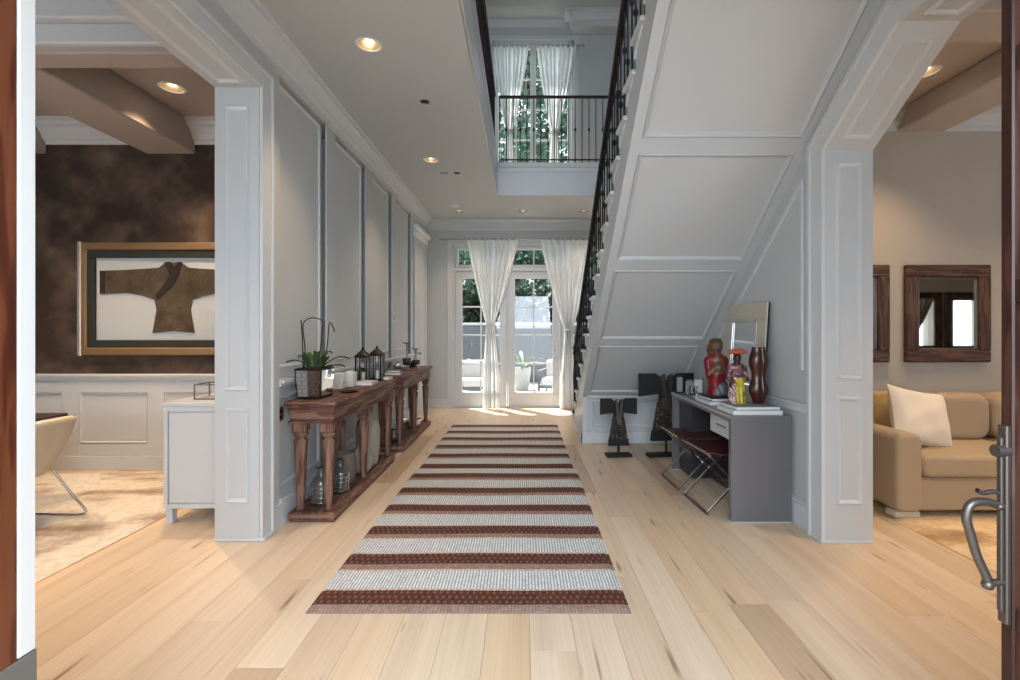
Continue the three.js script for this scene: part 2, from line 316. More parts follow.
// ---------------------------------------------------------------- floor
{
  const f = structure('floor');
  obj('slab', cb(LEND - 0.2, REND + 0.2, -0.25, -0.02, 0.0, FAR + 0.15, 0), std(lin(0.25, 0.19, 0.13), 0.8), f);
  const W = 0.2, shapes = new Map();
  for (let r = -26; r < 31; r++) {
    const x0 = r * W + 0.03, x1 = x0 + W, xm = (x0 + x1) / 2;
    const dEnd = xm < LIN ? LBACK - 0.01 : xm > RIN ? RBACK - 0.01 : FAR + 0.02;
    let d = -rr(0.0, 1.4) + 0.35;
    while (d < dEnd) {
      const l = rr(1.3, 2.3), a = Math.max(d, 0.3), b = Math.min(d + l, dEnd);
      if (b - a > 0.04) {
        const g = cb(x0 + 0.0006, x1 - 0.0006, -0.02, rnd() * 0.0006, a + 0.0005, b - 0.0005, 0.0009);
        const ox = rnd(), oy = rnd() * 3, uv = g.attributes.uv;
        for (let i = 0; i < uv.count; i++) uv.setXY(i, uv.getX(i) + ox, uv.getY(i) + oy);
        obj('plank', g, oaks[Math.floor(rnd() * oaks.length)], f, { keepUV: true });
      }
      d += l;
    }
  }
}
// ---------------------------------------------------------------- walls
function crown(x, side, d0, d1, top = CEIL, s = 1) {                    // profile running along the hall; side = +1 projects to +x
  const p = [[0, 0], [0, -0.17], [0.012, -0.17], [0.016, -0.145], [0.035, -0.135], [0.05, -0.105], [0.085, -0.06], [0.105, -0.05], [0.11, -0.025], [0.135, -0.018], [0.135, 0]].map(([a, b]) => [x + side * a * s, top + b * s]);
  return prismD(p, d0, d1);
}
function crownX(d, side, x0, x1, top = CEIL, s = 1) {                   // profile running across; side = -1 projects towards the camera
  const p = [[0, 0], [0, -0.17], [0.012, -0.17], [0.016, -0.145], [0.035, -0.135], [0.05, -0.105], [0.085, -0.06], [0.105, -0.05], [0.11, -0.025], [0.135, -0.018], [0.135, 0]].map(([a, b]) => [d + side * a * s, top + b * s]);
  return prismX(p, x0, x1);
}
{ // hall left wall with the wide cased opening
  const w = structure('wall_left'), base = XL - 0.045, END = FAR, D3 = PIERL + 0.26;
  obj('wall_body', prismX([[FRONT, 0], [0.9, 0], [0.9, 2.96], [PIERL, 2.96], [PIERL, 0], [END, 0], [END, UP], [FRONT, UP]], LIN, LIN + 0.05), M.paint, w);
  obj('upper_wall', cb(LIN, XL, UP, UPCEIL, FRONT, FAR, 0), M.paint, w);
  obj('pier', [cb(LIN + 0.05, XL, 0, CEIL, PIERL, D3, 0), cb(LIN + 0.05, XL, 0, CEIL, FRONT, 0.9, 0)], M.paint, w);
  obj('head_board', cb(LIN + 0.05, XL, 2.96, CEIL, 0.9, PIERL, 0), M.paint, w);
  // opening casing, jamb and soffit panel mouldings
  obj('casing', [cb(XL, XL + 0.022, 0, 3.06, PIERL, PIERL + 0.105, 0.006), cb(XL, XL + 0.034, 0, 3.09, PIERL + 0.105, PIERL + 0.135, 0.008), cb(XL, XL + 0.022, 2.96, 3.06, 0.8, PIERL, 0.006), cb(XL, XL + 0.034, 3.06, 3.09, 0.8, PIERL + 0.105, 0.008)], M.trim, w);
  obj('panel_moulding', [frame(V(LIN + 0.07, 0.98, PIERL), UX, UY, UZ, 0.16, 1.86), frame(V(LIN + 0.07, 0.25, PIERL), UX, UY, UZ, 0.16, 0.62)], M.trim, w);
  obj('soffit_moulding', frame(V(LIN + 0.06, 2.96, PIERL - 0.07), UX, UZ, NY, 0.18, 2.0, 0.035, 0.016), M.trim, w);
  obj('plinth', cb(LIN - 0.005, XL + 0.04, 0, 0.02, PIERL - 0.008, PIERL + 0.14, 0.004), M.trim, w);
  // four bays: each panel stops in an open joint behind the stile that follows it
  const D = [D3, 4.2, 5.25, 6.3, 7.36], SW = 0.2;
  for (let k = 0; k < 4; k++) {
    const a = D[k] + (k ? SW : 0), b = D[k + 1], e = k < 3 ? b + SW : b + 0.14;
    obj('panel', cb(LIN + 0.05, base, 1.03, 3.19, a, b + 0.002, 0), M.paint, w);
    obj('stile', cb(XL - 0.012, XL, 0.19, 3.19, b, e, 0.003), M.paint, w);
    obj('panel_moulding', frame(V(base, 1.10, a + 0.02), UD, UY, UX, b - a - 0.06, 2.06, 0.03, 0.012), M.trim, w);
    obj('lower_panel', cb(LIN + 0.05, base, 0, 0.98, a, b + 0.002, 0), M.paint, w);
    obj('panel_moulding', frame(V(base, 0.24, a + 0.04), UD, UY, UX, b - a - 0.1, 0.66, 0.03, 0.016), M.trim, w);
  }
  obj('end_panel', cb(LIN + 0.05, XL, 0, 3.19, 7.5, END, 0), M.paint, w);
  obj('frieze', cb(LIN + 0.05, XL, 3.19, CEIL, D3, END, 0), M.paint, w);
  obj('chair_rail', [cb(LIN + 0.05, XL + 0.012, 0.98, 1.03, D3, 7.5, 0), cb(XL + 0.012, XL + 0.03, 1.0, 1.028, D3, 7.5, 0.008)], M.trim, w);
  // cased side door near the far end, under a bright cornice head
  const q = structure('door_6');
  obj('leaf', cb(XL, XL + 0.012, 0.01, 2.78, 7.62, 8.34, 0.003), M.paint, q);
  obj('casing', [cb(XL, XL + 0.03, 0, 2.86, 7.52, 7.615, 0.005), cb(XL, XL + 0.03, 0, 2.86, 8.345, 8.44, 0.005), cb(XL, XL + 0.032, 2.785, 2.86, 7.615, 8.345, 0.005)], M.trim, q);
  obj('cornice_head', [cb(XL, XL + 0.05, 2.865, 2.98, 7.5, 8.46, 0.008), cb(XL, XL + 0.09, 2.98, 3.06, 7.47, 8.49, 0.02)], M.white, q);
  obj('door_knob', [bar(V(XL + 0.012, 1.02, 7.7), V(XL + 0.06, 1.02, 7.7), 0.01), lathe([[0, -0.022], [0.024, -0.01], [0.024, 0.01], [0, 0.022]], XL + 0.07, 1.02, 7.7, 14)], M.nickel, q);
  const b = structure('baseboard_left');
  obj('board', [cb(LIN + 0.06, XL + 0.02, 0, 0.16, D3, 7.5, 0), cb(LIN + 0.06, XL + 0.01, 0.16, 0.185, D3, 7.5, 0), cb(XL, XL + 0.02, 0, 0.16, PIERL + 0.135, D3, 0.003)], M.trim, b);
  const t = structure('trim_1');
  obj('crown_moulding', [crown(XL, 1, FRONT, END)], M.trim, t);
  obj('picture_rail', cb(XL, XL + 0.016, 3.175, 3.2, PIERL + 0.2, END, 0.005), M.trim, t);
}
{ // hall right wall; the head of its opening follows the stair
  const w = structure('wall_right');
  obj('wall_body', prismX([[FRONT, 0], [0.9, 0], [0.9, 2.97], [2.48, 2.97], [PIERR, 2.54], [PIERR, 0], [FAR, 0], [FAR, UP], [FRONT, UP]], XR, RIN), M.paint, w);
  obj('upper_wall', cb(XR, RIN, UP, UPCEIL, FRONT, FAR, 0), M.paint, w);
  const n = new THREE.Vector3(0, -(PIERR - 2.48), 0.43).normalize(), al = new THREE.Vector3(0, 0.43, PIERR - 2.48).normalize();
  n.set(0, -al.z, al.y);
  const len = Math.hypot(0.43, PIERR - 2.48);
  obj('jamb_moulding', [frame(V(XR + 0.07, 1.06, PIERR), UX, UY, UZ, 0.17, 1.4), frame(V(XR + 0.07, 0.25, PIERR), UX, UY, UZ, 0.17, 0.7), frame(V(XR + 0.065, 2.54, PIERR).addScaledVector(al, 0.08), UX, al, n, 0.18, len - 0.16, 0.03, 0.014), frame(V(XR + 0.065, 2.97, 2.42), UX, UZ, NY, 0.18, 1.3, 0.03, 0.014)], M.trim, w);
  const cas = (o, t, e) => prismX([[PIERR + e, 0], [PIERR + o, 0], [PIERR + o, 2.54 + o * 0.5], [2.48 + o * 0.35, 2.97 + o], [0.8, 2.97 + o], [0.8, 2.97 + e], [2.48 + e * 0.35, 2.97 + e], [PIERR + e, 2.54 + e * 0.5]], XR - t, XR + 0.001);
  obj('casing', [cas(0.12, 0.022, 0), cas(0.145, 0.036, 0.115)], M.trim, w);
  obj('plinth', cb(XR - 0.03, RIN + 0.005, 0, 0.02, PIERR - 0.008, PIERR + 0.15, 0.004), M.trim, w);
  const sl = (h0, h1, da, db, t) => prismX([[da, h0(da)], [db, h0(db)], [db, h1(db)], [da, h1(da)]], XR - t, XR + 0.001);
  obj('raking_moulding', [sl((d) => soff(d) - 0.2, (d) => soff(d) - 0.165, 3.35, 4.98, 0.016), cb(XR - 0.016, XR, 1.1, soff(3.35) - 0.18, 3.33, 3.36, 0.004)], M.trim, w);
  obj('chair_rail', [cb(XR - 0.014, XR, 0.80, 0.87, PIERR + 0.15, 5.6, 0.005), cb(XR - 0.028, XR, 0.85, 0.87, PIERR + 0.15, 5.6, 0.006)], M.trim, w);
  const b = structure('baseboard_right');
  obj('board', [cb(XR - 0.02, XR, 0, 0.16, PIERR + 0.14, 5.9, 0.003), cb(XR - 0.01, XR, 0.16, 0.185, PIERR + 0.14, 5.9, 0.006)], M.trim, b);
}
{ // far wall with three glazed doors below and a window above
  const w = structure('wall_back'), o = [-1.26, 1.66];
  const x0 = LIN, x1 = RIN, D0 = FAR, D1 = FAR + 0.22;
  obj('wall_body', [cb(x0, o[0], 0, UPCEIL, D0, D1, 0), cb(o[1], x1, 0, UPCEIL, D0, D1, 0), cb(o[0], o[1], 2.93, 4.15, D0, D1, 0), cb(o[0], -0.55, 4.15, UPCEIL, D0, D1, 0), cb(0.92, o[1], 4.15, UPCEIL, D0, D1, 0), cb(-0.55, 0.92, 6.6, UPCEIL, D0, D1, 0)], M.paint, w);
  obj('door_casing', [cb(o[0] - 0.1, o[0], 0, 2.93, D0 - 0.022, D0, 0.005), cb(o[1], o[1] + 0.1, 0, 2.93, D0 - 0.022, D0, 0.005), cb(o[0] - 0.1, o[1] + 0.1, 2.93, 3.03, D0 - 0.022, D0, 0.005)], M.trim, w);
  obj('window_casing', [cb(-0.63, -0.55, 4.15, 6.6, D0 - 0.022, D0, 0.005), cb(0.92, 1.0, 4.15, 6.6, D0 - 0.022, D0, 0.005), cb(-0.63, 1.0, 6.6, 6.68, D0 - 0.022, D0, 0.005), cb(-0.66, 1.03, 4.1, 4.15, D0 - 0.05, D0, 0.005)], M.trim, w);
  const b = structure('baseboard_back');
  obj('board', [cb(XL, o[0] - 0.1, 0, 0.16, D0 - 0.02, D0, 0.003), cb(o[1] + 0.1, XR, 0, 0.16, D0 - 0.02, D0, 0.003)], M.trim, b);
  const t = structure('trim_2');
  obj('crown_moulding', crownX(D0, -1, XL, XR, CEIL, 1.1), M.trim, t);
  const t2 = structure('trim_3');
  obj('upper_crown', [crownX(D0, -1, XL, XR, UPCEIL, 0.6), crown(XL, 1, FRONT, FAR, UPCEIL, 0.6), crown(XR, -1, FRONT, FAR, UPCEIL, 0.6)], M.trim, t2);
  obj('dropped_soffit', [cb(0.86, XR, 6.70, UPCEIL - 0.002, 8.36, FAR, 0), crownX(8.36, -1, 0.72, XR, UPCEIL - 0.002, 1.0), crown(0.86, -1, 8.25, FAR, UPCEIL - 0.003, 1.0)], M.trim, t2);
}
{ // front wall: open double doorway at the camera, unseen windows of the two rooms, and one added above to light the void
  const w = structure('wall_front'), D0 = 0.05, D1 = FRONT;
  const holes = [[-5.05, -3.35, 0.95, 2.55], [-1.32, 1.32, 0, 2.65], [4.15, 5.85, 0.95, 2.55], [6.82, 7.42, 1.1, 1.95], [7.72, 8.32, 1.1, 1.95]], g = [];
  let x = LEND - 0.2;
  for (const [a, b, lo, hi] of holes) { g.push(cb(x, a, 0, UP, D0, D1, 0)); if (lo > 0) g.push(cb(a, b, 0, lo, D0, D1, 0)); g.push(cb(a, b, hi, UP, D0, D1, 0)); x = b; }
  g.push(cb(x, REND + 0.2, 0, UP, D0, D1, 0));
  g.push(cb(LIN, -1.1, UP, UPCEIL, D0, D1, 0), cb(1.1, RIN, UP, UPCEIL, D0, D1, 0), cb(-1.1, 1.1, UP, 4.45, D0, D1, 0), cb(-1.1, 1.1, 6.15, UPCEIL, D0, D1, 0));
  obj('wall_body', g, M.taupe, w);
  obj('hall_lining', [cb(XL, -1.32, 0, CEIL, D1, D1 + 0.02, 0), cb(1.32, XR, 0, CEIL, D1, D1 + 0.02, 0), cb(-1.32, 1.32, 2.65, CEIL, D1, D1 + 0.02, 0)], M.paint, w);
  [[-5.05, -3.35, 0.95, 2.55], [4.15, 5.85, 0.95, 2.55], [-1.1, 1.1, 4.45, 6.15]].forEach(([a, b, lo, hi], i) => {
    const n = structure('window_' + (i + 5));
    obj('window_frame', [cb(a, a + 0.06, lo, hi, 0.12, 0.22), cb(b - 0.06, b, lo, hi, 0.12, 0.22), cb(a, b, lo, lo + 0.06, 0.12, 0.22), cb(a, b, hi - 0.06, hi, 0.12, 0.22), cb((a + b) / 2 - 0.03, (a + b) / 2 + 0.03, lo, hi, 0.12, 0.22)], M.trim, n);
    for (const k of [0, 1]) obj('pane', cb(a + 0.06 + k * (b - a) / 2 - k * 0.03, (a + b) / 2 - 0.03 + k * ((b - a) / 2 - 0.03), lo + 0.06, hi - 0.06, 0.16, 0.165, 0), M.glass, n);
  });
  // two small windows in rustic frames, mirrored in the right room's wall mirror
  [[6.82, 7.42], [7.72, 8.32]].forEach(([a, b], i) => {
    const n = structure('window_' + (i + 8)), lo = 1.1, hi = 1.95, s = 0.13;
    obj('window_frame', [cb(a - s, a + 0.02, lo - s, hi + s, D1, D1 + 0.035, 0.01), cb(b - 0.02, b + s, lo - s, hi + s, D1, D1 + 0.035, 0.01), cb(a, b, hi - 0.02, hi + s, D1, D1 + 0.033, 0.01), cb(a, b, lo - s, lo + 0.02, D1, D1 + 0.033, 0.01)], M.frameWood, n);
    obj('pane', cb(a, b, lo, hi, 0.16, 0.165, 0), M.glass, n);
  });
}
{ // left room shell
  const w = structure('wall_left_room'), s = structure('ceiling_left_room');
  obj('back_wall', cb(LEND - 0.2, LIN, 0, UP, LBACK, LBACK + 0.2, 0), M.suede, w);
  obj('side_wall', cb(LEND - 0.2, LEND, 0, UP, FRONT, LBACK, 0), M.suede, w);
  obj('front_lining', [cb(LEND, -5.05, 0, CEIL, FRONT, FRONT + 0.02, 0), cb(-3.35, LIN, 0, CEIL, FRONT, FRONT + 0.02, 0), cb(-5.05, -3.35, 0, 0.95, FRONT, FRONT + 0.02, 0), cb(-5.05, -3.35, 2.55, CEIL, FRONT, FRONT + 0.02, 0)], M.paint, w);
  obj('wainscot', [cb(LEND, LIN, 0.0, 0.93, LBACK - 0.02, LBACK, 0)], M.trim, w);
  obj('wainscot_cap', [cb(LEND, LIN, 0.92, 0.95, LBACK - 0.06, LBACK, 0.008), cb(LEND, LIN, 0.88, 0.925, LBACK - 0.04, LBACK, 0.006)], M.trim, w);
  for (let k = 0; k < 5; k++) { const a = LEND + 0.05 + k * 0.84; obj('wainscot_stile', cb(a - 0.08, a + 0.08, 0.14, 0.88, LBACK - 0.034, LBACK - 0.02, 0.003), M.trim, w); obj('panel_moulding', frame(V(a + 0.08, 0.26, LBACK - 0.02), UX, UY, UZ, 0.68, 0.51, 0.025, 0.014), M.trim, w); }
  obj('wainscot_rail', [cb(LEND, LIN, 0.77, 0.879, LBACK - 0.032, LBACK - 0.02, 0.003), cb(LEND, LIN, 0.141, 0.26, LBACK - 0.032, LBACK - 0.02, 0.003)], M.trim, w);
  const b = structure('baseboard_left_room');
  obj('board', cb(LEND, LIN, 0, 0.14, LBACK - 0.045, LBACK - 0.02, 0.004), M.trim, b);
  obj('ceiling_slab', [prismY([[LEND - 0.2, 3.0], [LIN, 3.0], [LIN, LBACK + 0.2], [LEND - 0.2, LBACK + 0.2]], LEFT_LIGHTS, 3.44, UP), prismY([[LEND - 0.2, FRONT], [LIN, FRONT], [LIN, 3.0], [LEND - 0.2, 3.0]], LEFT_FRONT_ADDED, 3.62, UP)], M.mauve, s);
  obj('cornice_steps', [cb(LEND, LIN, 3.17, 3.30, 3.0, 3.045, 0.01), cb(LEND, LIN, 3.30, 3.42, 2.95, 3.045, 0.01), cb(LEND, LIN, 3.42, 3.62, 2.86, 3.045, 0.015), crownX(2.86, -1, LEND, LIN, 3.62, 0.9)], M.trim, s);
  obj('cross_beam', cb(LEND, LIN, 3.13, 3.44, 3.04, 3.22, 0.01), M.mauve, s);
  for (const x of [-4.98, -3.50, -2.0]) obj('beam', cb(x - 0.24, x + 0.24, 3.135, 3.44, 3.21, LBACK, 0.012), M.mauve, s);
  obj('crown_moulding', [crownX(LBACK, -1, LEND, LIN, 3.44, 1.25)], M.trim, s);
}
{ // right room shell
  const w = structure('wall_right_room'), s = structure('ceiling_right_room');
  obj('back_wall', cb(RIN, REND + 0.2, 0, UP, RBACK, RBACK + 0.2, 0), M.taupe, w);
  obj('side_wall', cb(REND, REND + 0.2, 0, UP, FRONT, RBACK, 0), M.taupe, w);
  obj('hall_side_lining', [cb(RIN, RIN + 0.006, 0, 3.44, PIERR + 0.16, RBACK, 0)], M.taupe, w);
  obj('ceiling_slab', prismY([[RIN, FRONT], [REND + 0.2, FRONT], [REND + 0.2, RBACK], [RIN, RBACK]], RIGHT_LIGHTS, 3.44, UP), M.taupeCeiling, s);
  obj('cross_beam', cb(RIN, REND, 3.17, 3.44, 2.7, 3.0, 0.01), M.taupeCeiling, s);
  obj('cornice_steps', [cb(RIN, REND, 3.26, 3.36, 2.6, 2.72, 0.01), cb(RIN, REND, 3.36, 3.44, 2.5, 2.72, 0.01)], M.trim, s);
  for (const x of [3.72, 5.6, 7.4]) obj('beam', cb(x - 0.22, x + 0.22, 3.24, 3.44, 3.0, RBACK, 0.012), M.taupeCeiling, s);
  obj('crown_moulding', crownX(RBACK, -1, RIN, REND, 3.44, 1.15), M.trim, s);
  const b = structure('baseboard_right_room');
  obj('board', cb(RIN, REND, 0, 0.16, RBACK - 0.02, RBACK, 0.004), M.trim, b);
}
{ // hall ceiling with the stair void, and the upper ceiling
  const c = structure('ceiling');
  obj('ceiling_slab', [prismY([[LIN, FRONT], [VX, FRONT], [VX, FAR + 0.1], [LIN, FAR + 0.1]], HALL_LIGHTS.filter((l) => l[0] < VX), CEIL, UP - 0.03), prismY([[VX, VD1], [XR, VD1], [XR, FAR + 0.1], [VX, FAR + 0.1]], HALL_LIGHTS.filter((l) => l[0] > VX), CEIL, UP - 0.03), cb(VX, XR, CEIL, UP - 0.03, FRONT, VD0 - 0.02, 0)], M.paint, c);
  obj('upper_floor', [cb(LIN, VX - 0.012, UP - 0.03, UP, FRONT, FAR, 0), cb(VX - 0.012, XR, UP - 0.03, UP, VD1 + 0.012, FAR, 0), cb(VX, XR, UP - 0.03, UP, FRONT, VD0 - 0.03, 0)], oaks[1], c);
  obj('upper_ceiling', cb(LIN, RIN, UPCEIL, UPCEIL + 0.2, 0.05, FAR + 0.22, 0), M.paint, c);
  const t = structure('trim_4');
  obj('void_fascia', [cb(VX, VX + 0.014, CEIL, UP, VD0, VD1, 0.003), cb(VX, VX + 0.03, UP - 0.06, UP + 0.012, VD0, VD1, 0.008), cb(VX, VX + 0.022, UP - 0.13, UP - 0.06, VD0, VD1, 0.008), cb(VX, VX + 0.022, CEIL + 0.0, CEIL + 0.05, VD0, VD1, 0.006)], M.trim, t);
  obj('bridge_fascia', [cb(VX, XR, CEIL, UP, VD1 - 0.014, VD1, 0.003), cb(VX, XR, UP - 0.06, UP + 0.012, VD1 - 0.03, VD1, 0.008), cb(VX, XR, UP - 0.13, UP - 0.06, VD1 - 0.022, VD1, 0.008)], M.trim, t);
  const r = structure('roof');
  obj('roof_slab', [cb(LEND - 0.3, LIN, UP, UP + 0.2, 0.0, LBACK + 0.3, 0), cb(RIN, REND + 0.3, UP, UP + 0.2, 0, RBACK + 0.3, 0)], M.roof, r);
}
// ---------------------------------------------------------------- garden doors, transoms, upper window
function glazed(name, a, b, lo, hi, stile, top, bot, cols, rows, handle) {
  const n = structure(name), d0 = FAR + 0.05, d1 = FAR + 0.1;
  obj('stile', cb(a, a + stile, lo, hi, d0, d1, 0.004), M.trim, n); obj('stile', cb(b - stile, b, lo, hi, d0, d1, 0.004), M.trim, n);
  obj('top_rail', cb(a + stile, b - stile, hi - top, hi, d0, d1, 0.004), M.trim, n); obj('bottom_rail', cb(a + stile, b - stile, lo, lo + bot, d0, d1, 0.004), M.trim, n);
  const gx0 = a + stile, gx1 = b - stile, gy0 = lo + bot, gy1 = hi - top, m = 0.012;
  for (let i = 1; i < cols; i++) { const x = gx0 + (gx1 - gx0) * i / cols; obj('muntin', cb(x - m, x + m, gy0, gy1, d0 + 0.006, d1 - 0.006, 0.003), M.trim, n); }
  for (let j = 1; j < rows; j++) { const y = gy0 + (gy1 - gy0) * j / rows; obj('muntin', cb(gx0, gx1, y - m, y + m, d0 + 0.008, d1 - 0.008, 0.003), M.trim, n); }
  for (let i = 0; i < cols; i++) for (let j = 0; j < rows; j++) obj('pane', cb(gx0 + (gx1 - gx0) * i / cols, gx0 + (gx1 - gx0) * (i + 1) / cols, gy0 + (gy1 - gy0) * j / rows, gy0 + (gy1 - gy0) * (j + 1) / rows, d0 + 0.024, d0 + 0.028, 0), M.glass, n);
  if (handle) { const x = handle > 0 ? b - 0.05 : a + 0.05; obj('handle', [cb(x - 0.022, x + 0.022, 0.9, 1.2, d0 - 0.012, d0, 0.004), bar(V(x, 1.05, d0 - 0.045), V(x - 0.1 * handle, 1.05, d0 - 0.045), 0.008), bar(V(x, 1.05, d0), V(x, 1.05, d0 - 0.05), 0.009)], M.nickel, n); }
  return n;
}
{
  const L = [[-1.22, -0.30], [-0.265, 0.655], [0.69, 1.61]];
  L.forEach(([a, b], i) => {
    glazed('door_' + (i + 1), a, b, 0.02, 2.46, 0.12, 0.13, 0.26, 2, 4, i === 1 ? 1 : 0);
    glazed('window_' + (i + 1), a, b, 2.53, 2.9, 0.055, 0.05, 0.05, 2, 1);
  });
  const f = structure('trim_5'), d0 = FAR + 0.03, d1 = FAR + 0.16;
  obj('door_frame', [cb(-1.26, -1.225, 0, 2.93, d0, d1), cb(-0.295, -0.27, 0, 2.93, d0, d1), cb(0.66, 0.685, 0, 2.93, d0, d1), cb(1.615, 1.66, 0, 2.93, d0, d1), cb(-1.26, 1.66, 2.465, 2.525, d0 - 0.01, d1), cb(-1.26, 1.66, 2.905, 2.93, d0, d1), cb(-1.26, 1.66, -0.01, 0.018, d0, d1 + 0.06)], M.trim, f);
  const w = glazed('window_4', -0.5, 0.87, 4.2, 6.55, 0.06, 0.07, 0.09, 4, 4);
  obj('centre_mullion', cb(0.135, 0.235, 4.2, 6.55, FAR + 0.035, FAR + 0.115, 0.004), M.trim, w);
  obj('window_frame', [cb(-0.55, -0.505, 4.15, 6.6, d0, d1), cb(0.875, 0.92, 4.15, 6.6, d0, d1), cb(-0.55, 0.92, 6.555, 6.6, d0, d1), cb(-0.55, 0.92, 4.15, 4.195, d0, d1)], M.trim, w);
}
// ---------------------------------------------------------------- front door leaves, standing open beside the camera
{
  const r = structure('door_4', 'open dark wooden front door leaf with bronze handle at the right edge'), x = 1.222, x1 = 1.275;
  obj('stile', [cb(x, x1, 0.02, 2.6, 1.196, 1.23, 0.004)], M.doorDark, r); obj('stile', cb(x, x1, 0.02, 2.6, 0.2, 0.32, 0.004), M.doorDark, r);
  for (const [a, b] of [[0.02, 0.3], [0.62, 0.68], [1.44, 1.5], [2.02, 2.08], [2.48, 2.6]]) obj('rail', cb(x + 0.004, x1 - 0.004, a, b, 0.32, 1.197, 0.004), M.doorDark, r);
  for (const [a, b] of [[0.3, 0.62], [0.68, 1.44], [1.5, 2.02], [2.08, 2.48]]) obj('panel', cb(x + 0.018, x1 - 0.018, a, b, 0.32, 1.197, 0.004), M.doorDark, r);
  const h = obj('handle_plate', [cb(x - 0.012, x, 0.63, 1.13, 1.2, 1.226, 0.004), cb(x - 0.02, x - 0.012, 0.66, 1.1, 1.206, 1.22, 0.003)], M.bronze, r);
  const z = 1.213;
  obj('grip', [tube([V(x - 0.015, 0.925, z), V(x - 0.055, 0.936, z), V(x - 0.09, 0.93, z), V(x - 0.102, 0.90, z), V(x - 0.093, 0.86, z), V(x - 0.075, 0.80, z), V(x - 0.05, 0.745, z), V(x - 0.045, 0.728, z)], 0.0105, 36, 10), lathe([[0, -0.014], [0.011, -0.009], [0.014, 0], [0.011, 0.009], [0, 0.014]], x - 0.048, 0.727, z, 12), bar(V(x, 0.735, z), V(x - 0.045, 0.73, z), 0.009), lathe([[0, -0.012], [0.012, -0.006], [0.013, 0.004], [0, 0.012]], x - 0.02, 0.926, z, 12)], M.bronze, h);
  obj('thumb_latch', tube([V(x - 0.01, 0.955, z), V(x - 0.035, 0.962, z), V(x - 0.06, 0.958, z), V(x - 0.075, 0.965, z)], 0.006, 12, 8), M.bronze, h);
  obj('lock_cylinder', [bar(V(x, 1.065, z), V(x - 0.03, 1.065, z), 0.017, 0.015, 16)], M.bronze, h);
  const l = structure('door_5', 'open wooden front door leaf with white edge strip and grey kick plate'), y = -1.25, y1 = -1.305;
  obj('leaf', cb(y1, y, 0.02, 2.6, 0.2, 1.188, 0.004), M.doorWood, l);
  obj('edge_strip', cb(y1, y + 0.002, 0.554, 2.6, 1.188, 1.232, 0.004), M.white, l);
  obj('kick_plate', cb(y1, y + 0.003, 0.02, 0.552, 0.24, 1.234, 0.003), std(lin(0.20, 0.20, 0.19), 0.5, { metalness: 0.4 }), l);
}
// ---------------------------------------------------------------- staircase
const RISE = 0.1925, GOING = RISE / SLOPE, STEPS = 20, STAIR0 = 5.9 + (soff(5.9) + 0.31) / SLOPE;
{
  const s = thing('staircase', 'white panelled staircase with sloping underside rising along the right wall', 'staircase', V(1.3, 0, 5.9));
  // stringer: sawtooth top, straight bottom
  const pts = [[STAIR0 - 0.02, 0]];
  for (let k = 1; k <= STEPS; k++) { const d = STAIR0 - (k - 1) * GOING; pts.push([d - 0.012, k * RISE - 0.034]); if (k < STEPS) pts.push([d - GOING - 0.012, k * RISE - 0.034]); }
  const top = pts[pts.length - 1]; pts.push([VD0, top[1]], [VD0, soff(VD0)], [5.9, soff(5.9)], [5.9, 0]);
  obj('stringer', prismX(pts, SX, SX + 0.05), M.trim, s);
  for (let k = 1; k < STEPS; k++) {
    const d = STAIR0 - (k - 1) * GOING;
    obj('tread', cb(SX - 0.028, XR, k * RISE - 0.034, k * RISE, d - GOING - 0.005, d + 0.028, 0.01), M.trim, s);
    obj('riser', cb(SX + 0.05, XR, (k - 1) * RISE, k * RISE - 0.034, d - 0.025, d - 0.008, 0), M.trim, s);
    obj('tread_bracket', prismX([[d - 0.01, k * RISE - 0.036], [d - GOING * 0.85, k * RISE - 0.036], [d - GOING * 0.6, k * RISE - 0.08], [d - GOING * 0.3, k * RISE - 0.085], [d - 0.012, k * RISE - 0.14]], SX - 0.012, SX), M.trim, s);
  }
  // sloping soffit slab with rails and panel mouldings
  obj('soffit', prismX([[5.9, soff(5.9)], [VD0, soff(VD0)], [VD0, soff(VD0) + 0.08], [5.9, soff(5.9) + 0.08]], SX + 0.005, XR), M.paint, s);
  const al = new THREE.Vector3(0, SLOPE, 1).normalize(), n = new THREE.Vector3(0, -1, SLOPE).normalize();
  const on = (x, d) => V(x, soff(d), d);
  const slab = (x0, x1, da, db, t) => prismX([[da, soff(da)], [db, soff(db)], [db - 0, soff(db) - t], [da, soff(da) - t]], x0, x1);
  obj('soffit_stile', slab(SX, 0.80, 5.9, VD0, 0.016), M.paint, s); obj('soffit_stile', slab(1.88, XR, 5.9, VD0, 0.016), M.paint, s);
  const R = [5.86, 5.033, 4.161, 3.284, 2.45], hw = 0.046;
  for (const d of R) obj('soffit_rail', slab(0.80, 1.88, d + hw, d - hw, 0.016), M.paint, s);
  for (let k = 0; k < 4; k++) {
    const a = R[k] - hw, b = R[k + 1] + hw, len = Math.hypot(a - b, soff(b) - soff(a));
    obj('panel_moulding', frame(on(0.80, a), UX, al, n, 1.08, len, 0.03, 0.022), M.paint, s);
  }
  // low wall under the stair
  obj('low_wall', cb(SX + 0.05, XR, 0, 0.62, 5.9, 5.95, 0), M.paint, s);
  obj('low_wall_cap', cb(SX + 0.06, XR - 0.03, 0.555, 0.59, 5.868, 5.9, 0.01), M.trim, s);
  obj('low_wall_moulding', [frame(V(SX + 0.12, 0.2, 5.9), UX, UY, UZ, 0.95, 0.32, 0.025, 0.014)], M.trim, s);
  obj('low_wall_base', [cb(SX - 0.018, XR, 0, 0.13, 5.88, 5.9, 0.004), cb(SX - 0.018, SX, 0, 0.13, 5.88, STAIR0 - 0.03, 0.004)], M.trim, s);
}
